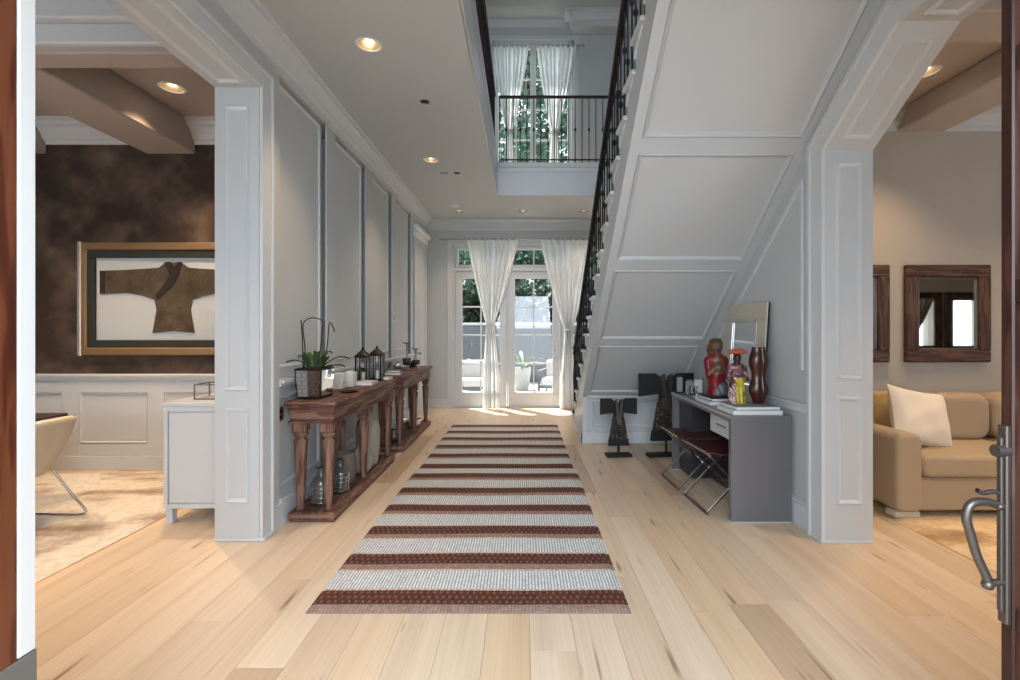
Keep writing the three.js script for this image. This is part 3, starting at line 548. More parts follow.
function baluster(x, h0, h1, d, knuckle) {
  const g = [bar(V(x, h0, d), V(x, h1, d), 0.0075, 0.0075, 6), lathe([[0.016, 0], [0.016, 0.02], [0.008, 0.035]], x, h0, d, 6)];
  if (knuckle) { const m = h0 + (h1 - h0) * knuckle; g.push(lathe([[0.007, -0.03], [0.017, -0.012], [0.017, 0.012], [0.007, 0.03]], x, m, d, 8)); }
  return g;
}
{
  const r = thing('stair_railing', 'black iron balustrade with dark handrail along the staircase', 'railing', V(SX + 0.02, RISE, STAIR0 - 0.1));
  for (let k = 1; k < STEPS; k++) for (const q of [0.28, 0.72]) {
    const d = STAIR0 - (k - 1) * GOING - GOING * q, top = RISE + (STAIR0 - d) * SLOPE + 0.84;
    obj('baluster', baluster(SX + 0.02, k * RISE, top, d, q < 0.5 ? 0.62 : 0.42), M.iron, r);
  }
  const h = (d) => RISE + (STAIR0 - d) * SLOPE + 0.84, a = V(SX + 0.02, h(STAIR0 - 0.02), STAIR0 - 0.02), b = V(SX + 0.02, h(VD0 + 0.1), VD0 + 0.1);
  obj('handrail', [flat(a, b, 0.05, 0.038)], M.rail, r);
  obj('under_rail', [flat(a.clone().add(V(0, -0.045, 0)), b.clone().add(V(0, -0.045, 0)), 0.03, 0.012)], M.iron, r);
  obj('newel_post', [lathe([[0.035, 0], [0.035, 0.03], [0.02, 0.05], [0.016, 0.3], [0.026, 0.5], [0.016, 0.7], [0.018, 0.9], [0.034, 0.93], [0.03, 0.97], [0, 1.0]], SX + 0.02, RISE, STAIR0 - 0.06, 12)], M.iron, r);
}
function gallery(name, label, pts, n, at, mat) {
  const r = thing(name, label, 'railing', at), [a, b] = pts;
  for (let i = 0; i <= n; i++) { const p = a.clone().lerp(b, i / n); obj('baluster', baluster(p.x, UP + 0.012, UP + 0.98, -p.z, i % 2 ? 0.52 : 0), M.iron, r); }
  const hr = (y) => [a.clone().setY(y), b.clone().setY(y)], side = Math.abs(a.x - b.x) > 0.1 ? UZ : UX;
  obj('handrail', flat(...hr(UP + 1.0), 0.045, 0.028, side), mat, r);
  obj('bottom_bar', flat(...hr(UP + 0.07), 0.03, 0.014, side), M.iron, r);
  return r;
}
gallery('gallery_railing', 'black iron balcony railing in front of the upper window', [V(VX + 0.04, UP, VD1 + 0.03), V(1.9, UP, VD1 + 0.03)], 22, V(0.2, UP + 0.012, VD1 + 0.03), M.iron);
gallery('gallery_railing', 'dark railing running along the left edge of the stair opening above', [V(VX - 0.03, UP, VD1), V(VX - 0.03, UP, 2.5)], 30, V(VX - 0.03, UP + 0.012, 4.8), M.railBrown);

// ---------------------------------------------------------------- curtains
function curtain(label, x0, x1, top, bot, d, tieY, tieX, tieW, botX, botW, folds, rodGroup) {
  const NU = 96, NV = 60, pos = [], idx = [], uv = [];
  const at = V(botX, bot, d);
  for (let j = 0; j <= NV; j++) {
    const v = j / NV, y = top + (bot - top) * v, tv = (top - tieY) / (top - bot);
    let c, w, k;
    if (v < tv) { const t = v / tv, e = Math.pow(t, 1.25); c = (x0 + x1) / 2 + (tieX - (x0 + x1) / 2) * e; w = (x1 - x0) + (tieW - (x1 - x0)) * e; k = 0.045 + 0.012 * t; }
    else { const t = (v - tv) / (1 - tv), e = Math.min(1, t * 1.6); c = tieX + (botX - tieX) * e; w = tieW + (botW - tieW) * e; k = 0.057 - 0.012 * t; }
    for (let i = 0; i <= NU; i++) {
      const u = i / NU, s = u + 0.012 * Math.sin(u * 17 + v * 3), ph = s * folds * Math.PI * 2;
      pos.push(c + (u - 0.5) * w + 0.006 * Math.sin(ph * 0.5), y, -(d + k * Math.sin(ph) + k * 0.35 * Math.sin(ph * 2.3 + 1))); uv.push(u, v);
    }
  }
  for (let j = 0; j < NV; j++) for (let i = 0; i < NU; i++) { const a = j * (NU + 1) + i, b = a + 1, e = a + NU + 1, f = e + 1; idx.push(a, e, b, b, e, f); }
  const g = new THREE.BufferGeometry(); g.setAttribute('position', new THREE.Float32BufferAttribute(pos, 3)); g.setAttribute('uv', new THREE.Float32BufferAttribute(uv, 2)); g.setIndex(idx); g.computeVertexNormals();
  const t = thing('curtain', label, 'curtain', at, rodGroup);
  obj('cloth', g, M.sheer, t, { keepUV: true });
  const tie = lathe([[tieW * 0.5 + 0.004, -0.022], [tieW * 0.5 + 0.01, 0], [tieW * 0.5 + 0.004, 0.022]], 0, 0, 0, 20); tie.scale(1, 1, 0.11 / tieW); tie.translate(tieX, tieY, -d);
  obj('tie_back', tie, M.white, t);
  for (let i = 0; i < folds; i++) { const x = x0 + (x1 - x0) * (i + 0.5) / folds, q = new THREE.TorusGeometry(0.028, 0.006, 6, 14); q.rotateY(Math.PI / 2); q.translate(x, top + 0.012, -d); obj('ring', q, M.nickel, t); }
}
curtain('white sheer curtain tied in front of the left garden door', -0.98, -0.09, 2.99, 0.02, FAR - 0.16, 1.50, -0.58, 0.15, -0.56, 0.30, 8, 'ground floor sheer curtains');
curtain('white sheer curtain tied beside the foot of the staircase', 0.32, 1.25, 2.99, 0.02, FAR - 0.16, 1.40, 0.80, 0.15, 0.82, 0.34, 8, 'ground floor sheer curtains');
curtain('left sheer curtain of the upper window behind the balcony railing', -0.52, 0.10, 6.40, UP + 0.01, FAR - 0.16, 4.9, -0.24, 0.13, -0.24, 0.2, 8, 'upper sheer curtains');
curtain('right sheer curtain of the upper window behind the balcony railing', 0.24, 0.94, 6.40, UP + 0.01, FAR - 0.16, 4.9, 0.56, 0.13, 0.56, 0.2, 8, 'upper sheer curtains');
function rod(label, x0, x1, y) {
  const r = thing('curtain_rod', label, 'curtain rod', V((x0 + x1) / 2, y, FAR - 0.16));
  obj('pole', bar(V(x0, y, FAR - 0.16), V(x1, y, FAR - 0.16), 0.013), M.nickel, r);
  for (const x of [x0, x1]) obj('finial', lathe([[0, -0.025], [0.024, -0.01], [0.024, 0.01], [0, 0.025]], x, y, FAR - 0.16, 12), M.nickel, r);
  for (const x of [x0 + 0.08, x1 - 0.08]) obj('bracket', bar(V(x, y, FAR - 0.16), V(x, y, FAR), 0.008), M.nickel, r);
}
rod('brushed metal curtain rod above the garden doors', -1.45, 1.7, 3.0); rod('brushed metal curtain rod above the upper window', -0.62, 1.06, 6.42);

// ---------------------------------------------------------------- ceiling lights
function downlight(label, x, d, y, r, lit, power, group) {               // sits in a hole cut in the ceiling
  const g = thing('recessed_light', label, 'ceiling light', V(x, y, d), group);
  obj('trim_ring', lathe([[r * 0.97, 0.004], [r * 0.97, -0.003], [r * 1.1, -0.005], [r * 1.22, 0], [r * 1.22, 0.003]], x, y, d, 32), lit === 2 ? M.white : M.nickel, g);
  obj('reflector', lathe([[r * 0.99, 0], [r * 0.86, 0.045], [r * 0.62, 0.085], [0.001, 0.09]], x, y, d, 28), lit ? M.canInside : M.canDark, g);
  if (lit) {
    obj('bulb', lathe([[0, 0.02], [r * 0.36, 0.027], [r * 0.4, 0.05], [r * 0.22, 0.08], [0, 0.085]], x, y, d, 20), M.lamp, g);
    const l = new THREE.SpotLight(0xffdab0, power, 0, 0.8, 0.8, 2); l.position.set(0, 0.035, 0); l.target.position.set(0, -3, 0); l.castShadow = true; l.shadow.radius = 1.5; l.name = 'lamp'; g.add(l, l.target);
  }
}
for (const a of HALL_LIGHTS) downlight(a[4], a[0], a[1], CEIL, a[2], a[3], a[5], 'hall ceiling lights');
for (const a of LEFT_LIGHTS) downlight(a[4], a[0], a[1], 3.44, a[2], a[3], a[5], 'left room ceiling lights');
for (const a of LEFT_FRONT_ADDED) downlight(a[4], a[0], a[1], 3.62, a[2], a[3], a[5], 'left room ceiling lights');
for (const a of RIGHT_LIGHTS) downlight(a[4], a[0], a[1], 3.44, a[2], a[3], a[5], 'right room ceiling lights');
single('smoke_detector', 'small white smoke detector on the ceiling near the garden doors', 'smoke detector', lathe([[0, -0.035], [0.035, -0.033], [0.05, -0.02], [0.055, 0]], -1.07, CEIL, 7.6, 24), M.plastic, V(-1.07, CEIL, 7.6));
{
  const v = thing('ceiling_vent', 'small white slotted vent on the hall ceiling', 'vent', V(-1.0, CEIL, 6.05));
  obj('vent_frame', cb(-1.07, -0.93, CEIL - 0.006, CEIL, 6.0, 6.1, 0.002), M.plastic, v);
  for (let i = 0; i < 3; i++) obj('slat', cb(-1.06, -0.94, CEIL - 0.01, CEIL - 0.006, 6.015 + i * 0.028, 6.027 + i * 0.028, 0.001), M.nickel, v);
}

// ---------------------------------------------------------------- rugs
function rug(name, label, x0, x1, d0, d1, thick, mat, group, wavy = 0.002) {
  const NX_ = 60, ND = 90, g = new THREE.PlaneGeometry(x1 - x0, d1 - d0, NX_, ND); g.rotateX(-Math.PI / 2);
  const p = g.attributes.position;
  for (let i = 0; i < p.count; i++) { const x = p.getX(i), z = p.getZ(i), e = Math.min((x1 - x0) / 2 - Math.abs(x), (d1 - d0) / 2 - Math.abs(z)); p.setY(i, thick * (e < 0.004 ? 0.35 : 1) + wavy * (Math.sin(x * 5 + z * 3) + Math.sin(z * 4.1 - x * 2)) * Math.min(1, e * 8)); }
  g.translate((x0 + x1) / 2, 0, -(d0 + d1) / 2); g.computeVertexNormals();
  const side = [[x0, d0, x1, d0], [x1, d0, x1, d1], [x1, d1, x0, d1], [x0, d1, x0, d0]].map(([a, b, c, e]) => { const q = new THREE.BufferGeometry(), h = thick * 0.36; q.setAttribute('position', new THREE.Float32BufferAttribute([a, 0.001, -b, c, 0.001, -e, c, h, -e, a, 0.001, -b, c, h, -e, a, h, -b], 3)); q.setAttribute('uv', new THREE.Float32BufferAttribute([0.01, 0.01, 0.02, 0.01, 0.02, 0.02, 0.01, 0.01, 0.02, 0.02, 0.01, 0.02], 2)); q.computeVertexNormals(); return q; });
  return single(name, label, 'rug', [g, side], mat, V((x0 + x1) / 2, 0.001, (d0 + d1) / 2), group, { keepUV: true });
}
const bumpRug = (len) => { const t = rugBump.clone(); t.repeat.set(2, len / RUGW * 2); t.needsUpdate = true; return t; };
rug('striped_rug', 'brown and white striped woven rug nearest the front, its near edge on bare oak', -1.055, 0.525, 2.325, 4.79, 0.011, std(0xffffff, 0.95, { map: rugTex(2.45, 0), bumpMap: bumpRug(2.45), bumpScale: 0.004 }), 'striped hall rugs');
rug('striped_rug', 'brown and white striped woven rug farther away, in front of the garden doors', -1.035, 0.505, 4.80, 7.05, 0.011, std(0xffffff, 0.95, { map: rugTex(2.25, 0.06), bumpMap: bumpRug(2.25), bumpScale: 0.004 }), 'striped hall rugs');
rug('area_rug', 'mottled beige pile rug under the cream chair in the left room', -5.9, -2.64, 1.2, 4.62, 0.014, (() => { const m = M.shag.clone(); m.map = shagTex.clone(); m.map.repeat.set(2, 2); m.bumpMap = roughBump.clone(); m.bumpMap.repeat.set(16, 16); return m; })());
rug('area_rug', 'mottled golden beige pile rug under the sofa in the right room', 2.68, 6.6, 1.0, 4.2, 0.014, (() => { const m = M.shagGold.clone(); m.map = shagTex.clone(); m.map.repeat.set(2, 2); m.bumpMap = roughBump.clone(); m.bumpMap.repeat.set(16, 16); return m; })());

// ---------------------------------------------------------------- reclaimed-wood console tables
function console_(label, x0, x1, d0, d1, H) {
  const t = thing('console_table', label, 'console table', V((x0 + x1) / 2, 0, (d0 + d1) / 2), 'reclaimed wood console tables');
  obj('table_top', grainLong(cb(x0 - 0.03, x1 + 0.03, H - 0.035, H, d0 - 0.035, d1 + 0.035, 0.008)), M.oldWood, t, { keepUV: true });
  obj('apron', [cb(x0, x1, H - 0.15, H - 0.035, d0, d1, 0.006), cb(x0 - 0.016, x1 + 0.016, H - 0.058, H - 0.034, d0 - 0.018, d1 + 0.018, 0.008), cb(x0 - 0.01, x1 + 0.01, H - 0.16, H - 0.145, d0 - 0.012, d1 + 0.012, 0.006)].map(grainLong), M.oldWood, t, { keepUV: true });
  obj('base_shelf', [cb(x0 - 0.012, x1 + 0.012, 0.022, 0.07, d0 - 0.012, d1 + 0.012, 0.01), cb(x0 - 0.004, x1 + 0.004, 0, 0.024, d0 - 0.002, d1 + 0.002, 0.006)].map(grainLong), M.oldWood, t, { keepUV: true });
  const top = H - 0.16;
  for (const d of [d0 + 0.055, (d0 + d1) / 2, d1 - 0.055]) for (const x of [x0 + 0.055, x1 - 0.055]) {
    const leg = lathe([[0.026, 0.07], [0.034, 0.074], [0.034, 0.095], [0.024, 0.10], [0.028, 0.13], [0.046, top - 0.17], [0.05, top - 0.13], [0.036, top - 0.12], [0.036, top - 0.11], [0.052, top - 0.095], [0.052, top - 0.075], [0.04, top - 0.07]], x, 0, d, 10);
    obj('leg', [leg, cb(x - 0.048, x + 0.048, top - 0.07, top + 0.01, d - 0.048, d + 0.048, 0.006)], M.oldWood, t);
  }
}
console_('rustic carved wood console table nearest the front, holding the orchid planter', -1.675, -1.36, 3.445, 5.07, 0.87);
console_('rustic carved wood console table farther along the left wall near the garden doors', -1.675, -1.36, 5.46, 7.03, 0.87);
const CT = 0.87, SH = 0.0705;
{ // mirrored planter with orchids
  const p = thing('orchid_planter', 'tapered mirrored mosaic planter box with leafless orchid stems', 'planter', V(-1.57, CT, 3.63));
  const a = [-1.675, -1.475], d = [3.51, 3.76], h = 0.225, k = 0.014;
  const taper = (g) => { const q = g.attributes.position; for (let i = 0; i < q.count; i++) { const s = 0.86 + 0.14 * (q.getY(i) - CT) / h; q.setX(i, -1.575 + (q.getX(i) + 1.575) * s); q.setZ(i, -3.635 + (q.getZ(i) + 3.635) * s); } g.computeVertexNormals(); return g; };
  obj('box', taper(cb(a[0], a[1], CT, CT + h, d[0], d[1], 0.002)), M.iron, p);
  const side = [];
  obj('mirror_tile', taper(cb(a[0] + 0.012, -1.58, CT + 0.02, CT + h - 0.014, d[0] - 0.003, d[0], 0)), std(lin(0.46, 0.43, 0.40), 0.28, { metalness: 0.6 }), p);
  obj('mirror_tile', taper(cb(-1.575, a[1] - 0.012, CT + 0.02, CT + h - 0.014, d[0] - 0.003, d[0], 0)), std(lin(0.16, 0.10, 0.08), 0.22, { metalness: 0.7 }), p);
  obj('mirror_tile', taper(cb(a[1], a[1] + 0.003, CT + 0.02, CT + h - 0.014, d[0] + 0.012, d[1] - 0.012, 0)), M.mirror, p);
  for (const [x0, x1] of [[a[0] + 0.012, -1.58], [-1.575, a[1] - 0.012]]) for (let i = 0; i < 2; i++) for (let j = 0; j < 3; j++) {
    const cx = x0 + (x1 - x0) * (i + 0.5) / 2, cy = CT + 0.03 + (j + 0.5) * 0.06, q = new THREE.TorusGeometry(0.022, 0.0018, 5, 16); q.translate(cx, cy, -d[0] + 0.004); side.push(q);
  }
  obj('filigree', side.map(taper), M.bronze, p);
  obj('soil', cb(a[0] + k, a[1] - k, CT + h, CT + h + 0.004, d[0] + k, d[1] - k, 0.002), M.soil, p);
  const leaf = (x, dd, len, ang, lift, w) => { const N = 10, pos = [], idx = []; for (let i = 0; i <= N; i++) { const t = i / N, r = len * t, hh = lift * Math.sin(t * 2.1) - 0.02 * t, ww = w * Math.sin(Math.PI * Math.min(0.98, t * 0.85 + 0.12)), cx = x + Math.cos(ang) * r, cz = dd + Math.sin(ang) * r, nx = -Math.sin(ang) * ww, nz = Math.cos(ang) * ww; pos.push(cx - nx, CT + h + hh + 0.01, -(cz - nz), cx, CT + h + hh, -cz, cx + nx, CT + h + hh + 0.01, -(cz + nz)); } for (let i = 0; i < N; i++) for (let c = 0; c < 2; c++) { const q = i * 3 + c; idx.push(q, q + 3, q + 1, q + 1, q + 3, q + 4); } const g = new THREE.BufferGeometry(); g.setAttribute('position', new THREE.Float32BufferAttribute(pos, 3)); g.setIndex(idx); g.computeVertexNormals(); return g; };
  const lm = M.leaf.clone(); lm.side = THREE.DoubleSide;
  for (const [x, dd, l, an, li, w] of [[-1.6, 3.6, 0.16, 3.5, 0.07, 0.028], [-1.6, 3.6, 0.15, 4.6, 0.11, 0.028], [-1.58, 3.62, 0.17, 2.4, 0.12, 0.026], [-1.53, 3.66, 0.2, 0.2, 0.09, 0.032], [-1.53, 3.66, 0.16, -0.9, 0.10, 0.028], [-1.55, 3.64, 0.16, 1.3, 0.13, 0.026], [-1.56, 3.6, 0.13, 5.3, 0.14, 0.024], [-1.50, 3.66, 0.17, -0.3, 0.03, 0.034]]) obj('leaf', leaf(x, dd, l, an, li, w), lm, p);
  const y0 = CT + h;
  for (const pts of [[[-1.64, y0, 3.6], [-1.635, y0 + 0.15, 3.6], [-1.645, y0 + 0.34, 3.6], [-1.6, y0 + 0.375, 3.61], [-1.54, y0 + 0.37, 3.62], [-1.5, y0 + 0.34, 3.63]], [[-1.64, y0, 3.58], [-1.645, y0 + 0.2, 3.58], [-1.655, y0 + 0.36, 3.58]], [[-1.56, y0, 3.64], [-1.535, y0 + 0.15, 3.64], [-1.52, y0 + 0.34, 3.65]], [[-1.53, y0, 3.66], [-1.495, y0 + 0.15, 3.66], [-1.475, y0 + 0.35, 3.67], [-1.45, y0 + 0.3, 3.67], [-1.44, y0 + 0.27, 3.67]]]) obj('stem', tube(pts.map((q) => V(...q)), 0.0045, 20, 6), M.stem, p);
}
for (const [x, d, l] of [[-1.61, 4.2, 'ribbed white candle cup on the console, nearer the orchid planter'], [-1.575, 4.37, 'ribbed white candle cup on the console, nearer the dark lanterns']]) {
  const c = thing('candle_cup', l, 'candle', V(x, CT, d), 'candle cups on the console');
  const s = 0.045; obj('cup', [cb(x - s, x + s, CT, CT + 0.135, d - s, d + s, 0.006), ...[0.025, 0.05, 0.075, 0.1].map((y) => cb(x - s - 0.003, x + s + 0.003, CT + y, CT + y + 0.012, d - s - 0.003, d + s + 0.003, 0.003))], M.wax, c);
  obj('candle', lathe([[0.03, 0.13], [0.03, 0.142], [0, 0.139]], x, CT, d, 16), M.wax, c); obj('wick', bar(V(x, CT + 0.138, d), V(x, CT + 0.152, d), 0.0015), M.black, c);
}
function lantern(x, d, h, w, label) {
  const t = thing('lantern', label, 'lantern', V(x, CT, d), 'dark lanterns on the console'), s = w / 2, m = 0.007;
  obj('base', cb(x - s - 0.008, x + s + 0.008, CT, CT + 0.018, d - s - 0.008, d + s + 0.008, 0.003), M.iron, t);
  const b = h * 0.70;
  for (const sx of [-1, 1]) for (const sz of [-1, 1]) obj('post', cb(x + sx * s - m, x + sx * s + m, CT + 0.018, CT + b, d + sz * s - m, d + sz * s + m, 0.002), M.iron, t);
  for (const [ux, uz] of [[1, 0], [-1, 0], [0, 1], [0, -1]]) { obj('pane', cb(x + ux * s - (ux ? 0.001 : s), x + ux * s + (ux ? 0.001 : s), CT + 0.02, CT + b, d + uz * s - (uz ? 0.001 : s), d + uz * s + (uz ? 0.001 : s), 0), M.glass, t); obj('glazing_bar', cb(x + ux * s - 0.003, x + ux * s + 0.003, CT + 0.02, CT + b, d + uz * s - 0.003, d + uz * s + 0.003, 0), M.iron, t); }
  const roof = new THREE.ConeGeometry(s * 1.75, h * 0.2, 4); roof.rotateY(Math.PI / 4); roof.translate(x, CT + b + 0.016 + h * 0.1, -d);
  obj('roof', [cb(x - s - 0.01, x + s + 0.01, CT + b, CT + b + 0.018, d - s - 0.01, d + s + 0.01, 0.003), roof, lathe([[0.01, 0], [0.014, 0.012], [0, 0.03]], x, CT + b + h * 0.2 + 0.005, d, 10)], M.iron, t);
  obj('candle', lathe([[0, 0.018], [0.024, 0.018], [0.024, 0.1], [0, 0.1]], x, CT, d, 14), M.wax, t);
}
lantern(-1.575, 4.72, 0.35, 0.105, 'dark iron lantern with pyramid roof, nearer one on the console'); lantern(-1.50, 4.93, 0.36, 0.11, 'dark iron lantern with pyramid roof, farther one on the console');
function book(label, x, y, d, w, h, l, turn, cover, name = 'book', group) {
  const t = thing(name, label, 'book', V(x, y, d), group);
  obj('cover', [cb(x - w / 2, x + w / 2, y, y + 0.003, d - l / 2, d + l / 2, 0.001), cb(x - w / 2, x + w / 2, y + h - 0.003, y + h, d - l / 2, d + l / 2, 0.001), cb(x + w / 2 - 0.003, x + w / 2, y, y + h, d - l / 2, d + l / 2, 0.001)], cover, t);
  obj('pages', cb(x - w / 2 + 0.004, x + w / 2 - 0.004, y + 0.003, y + h - 0.003, d - l / 2 + 0.004, d + l / 2 - 0.004, 0), M.paper, t);
  t.rotation.y = turn;
}
book('white book lying on the console in front of the nearer lantern', -1.49, CT, 4.56, 0.17, 0.028, 0.22, 0.05, M.bookWhite); book('small white book at the far end of the front console', -1.43, CT, 5.02, 0.1, 0.025, 0.14, 0, M.bookWhite);
single('shallow_dish', 'thin dark dish with curled edge on the front corner of the console', 'dish', lathe([[0, 0.004], [0.05, 0.004], [0.075, 0.014], [0.08, 0.013], [0.052, 0], [0, 0]], -1.43, CT, 3.95, 24), M.iron, V(-1.43, CT, 3.95));
// lower shelf of the front console
for (const [x, d, s, l] of [[-1.53, 3.64, 1, 'dark wire wrapped bottle on the console shelf nearest the front leg'], [-1.485, 3.90, 0.98, 'dark wire wrapped bottle on the console shelf behind the first bottle']]) {
  const b = thing('wire_bottle', l, 'bottle', V(x, SH, d), 'wire wrapped bottles under the console');
  obj('bottle', lathe([[0, 0], [0.062, 0], [0.07, 0.02], [0.07, 0.14], [0.06, 0.18], [0.03, 0.21], [0.028, 0.25], [0.036, 0.262], [0.03, 0.27], [0, 0.268]].map(([r, h]) => [r * s, h * s]), x, SH, d, 24), std(lin(0.10, 0.10, 0.09), 0.15, { metalness: 0.3 }), b);
  const w = []; for (let i = 0; i < 5; i++) { const q = new THREE.TorusGeometry(0.071 * s, 0.0025, 5, 24); q.rotateX(Math.PI / 2); q.translate(x, SH + 0.02 + i * 0.035, -d); w.push(q); }
  for (let i = 0; i < 10; i++) { const a = i / 10 * Math.PI * 2; w.push(bar(V(x + Math.cos(a) * 0.071 * s, SH + 0.01, d + Math.sin(a) * 0.071 * s), V(x + Math.cos(a + 0.3) * 0.071 * s, SH + 0.165, d + Math.sin(a + 0.3) * 0.071 * s), 0.0022, 0.0022, 5)); }
  obj('wire_cage', w, M.steel, b);
}
single('round_pot', 'round brown clay pot with wide mouth on the console shelf', 'pot', lathe([[0, 0], [0.075, 0], [0.1, 0.03], [0.125, 0.12], [0.12, 0.2], [0.1, 0.25], [0.108, 0.27], [0.098, 0.27], [0.09, 0.25], [0, 0.06]].map(([r, h]) => [r * 0.84, h]), -1.525, SH, 4.095, 30), M.clay, V(-1.525, SH, 4.095));
single('round_jar', 'rounded pale stone jar on the console shelf beside the brown pot', 'jar', lathe([[0, 0], [0.06, 0], [0.095, 0.05], [0.1, 0.12], [0.08, 0.2], [0.045, 0.235], [0.05, 0.25], [0.038, 0.25], [0.03, 0.22], [0, 0.2]], -1.49, SH, 4.43, 28), M.stone, V(-1.49, SH, 4.43));
single('tall_vase', 'tall pale stoneware bottle vase with narrow neck on the console shelf', 'vase', lathe([[0, 0], [0.085, 0], [0.1, 0.03], [0.115, 0.2], [0.115, 0.36], [0.1, 0.42], [0.045, 0.46], [0.035, 0.49], [0.034, 0.55], [0.045, 0.565], [0.036, 0.565], [0.026, 0.5], [0, 0.45]], -1.52, SH, 4.70, 30), M.stone, V(-1.52, SH, 4.70));
// far console
book('flat pale book at the near end of the far console', -1.5, CT, 5.62, 0.2, 0.03, 0.26, 0, M.bookGrey); book('slim brown book on top of the pale book at the far console', -1.5, CT + 0.031, 5.62, 0.16, 0.022, 0.22, 0.1, M.clay);
for (const [x, d, h, l] of [[-1.52, 6.28, 0.36, 'tall clear glass candle stand on the far console'], [-1.47, 6.6, 0.27, 'shorter clear glass candle stand on the far console']]) {
  const c = thing('candle_stand', l, 'candle stand', V(x, CT, d), 'glass candle stands');
  obj('stem', lathe([[0, 0], [0.05, 0], [0.05, 0.008], [0.012, 0.02], [0.016, h * 0.3], [0.01, h * 0.5], [0.012, h - 0.02], [0.05, h - 0.012], [0.055, h], [0, h]], x, CT, d, 18), M.nickel, c);
  obj('dark_cup', lathe([[0, h * 0.18], [0.05, h * 0.18], [0.055, h * 0.42], [0, h * 0.42]], x, CT, d, 16), M.canDark, c);
}
for (const [x, d, r, l] of [[-1.58, 6.05, 0.06, 'silver round box on the far console beside the candle stands'], [-1.56, 6.82, 0.05, 'small dark round box at the far end of the far console']]) single('round_box', l, 'box', lathe([[0, 0], [r, 0], [r, r * 1.1], [r * 1.05, r * 1.12], [r * 0.9, r * 1.5], [0.01, r * 1.7], [0.014, r * 1.9], [0, r * 2]], x, CT, d, 20), r > 0.055 ? M.steel : M.canDark, V(x, CT, d), 'boxes on the far console');
single('glass_bowl', 'clear glass bowl on the lower shelf of the far console', 'bowl', lathe([[0, 0.004], [0.05, 0.004], [0.1, 0.05], [0.12, 0.12], [0.125, 0.12], [0.105, 0.045], [0.055, 0], [0, 0]], -1.5, SH, 6.5, 26), new THREE.MeshPhysicalMaterial({ color: 0xffffff, roughness: 0.03, transmission: 1, thickness: 0.004, ior: 1.45 }), V(-1.5, SH, 6.5));
single('dark_jar', 'small dark twisted jar on the lower shelf of the far console', 'jar', lathe([[0, 0], [0.05, 0], [0.065, 0.05], [0.05, 0.1], [0.03, 0.13], [0.038, 0.15], [0, 0.15]], -1.53, SH, 5.68, 18), M.bronze, V(-1.53, SH, 5.68));
{
  const o = thing('wall_outlet', 'small metal outlet plate on the left wall behind the console', 'outlet', V(XL - 0.037, 0.62, 3.47));
  obj('plate', cb(XL - 0.037, XL - 0.027, 0.72, 0.82, 3.425, 3.5, 0.003), M.nickel, o);
  for (const h of [0.75, 0.79]) obj('socket', cb(XL - 0.027, XL - 0.025, h - 0.012, h + 0.012, 3.45, 3.475, 0.001), M.canDark, o);
  const q = thing('light_switch', 'white light switch plate on the left wall above the far console', 'light switch', V(XL, 1.5, 6.36));
  obj('plate', cb(XL, XL + 0.006, 1.5, 1.62, 6.33, 6.40, 0.002), M.plastic, q); obj('rocker', cb(XL + 0.006, XL + 0.012, 1.53, 1.59, 6.35, 6.38, 0.002), M.nickel, q);
}

// ---------------------------------------------------------------- desk and what stands on it
const DT = 0.765;
{
  const t = thing('desk', 'grey slab-sided desk against the right wall under the stair', 'desk', V(1.71, 0, 4.1)), x0 = 1.488, x1 = XR - 0.03;
  obj('end_panel', cb(x0, x1, 0.008, DT - 0.001, 3.43, 3.475, 0.002), M.desk, t); obj('end_panel', cb(x0, x1, 0.008, DT - 0.001, 4.755, 4.8, 0.002), M.desk, t);
  obj('foot_strip', cb(x0 - 0.002, x1, 0, 0.009, 3.428, 3.477, 0.001), M.deskEdge, t); obj('foot_strip', cb(x0 - 0.002, x1, 0, 0.009, 4.753, 4.802, 0.001), M.deskEdge, t);
  obj('desk_top', cb(x0 - 0.004, x1, DT - 0.045, DT, 3.426, 4.804, 0.002), M.desk, t);
  obj('top_edge', cb(x0 - 0.006, x0 - 0.003, DT - 0.018, DT - 0.002, 3.43, 4.8, 0), M.deskEdge, t);
  const dr = obj('drawer', cb(x0 + 0.04, x1 - 0.01, DT - 0.2, DT - 0.045, 3.475, 3.92, 0.003), M.lacquer, t); obj('pull', cb(x0 + 0.03, x0 + 0.04, DT - 0.13, DT - 0.115, 3.62, 3.78, 0.002), M.nickel, dr);
  obj('pedestal', cb(x0 + 0.06, x1 - 0.01, 0.02, DT - 0.045, 4.42, 4.755, 0.003), std(lin(0.03, 0.03, 0.033), 0.4), t);
}
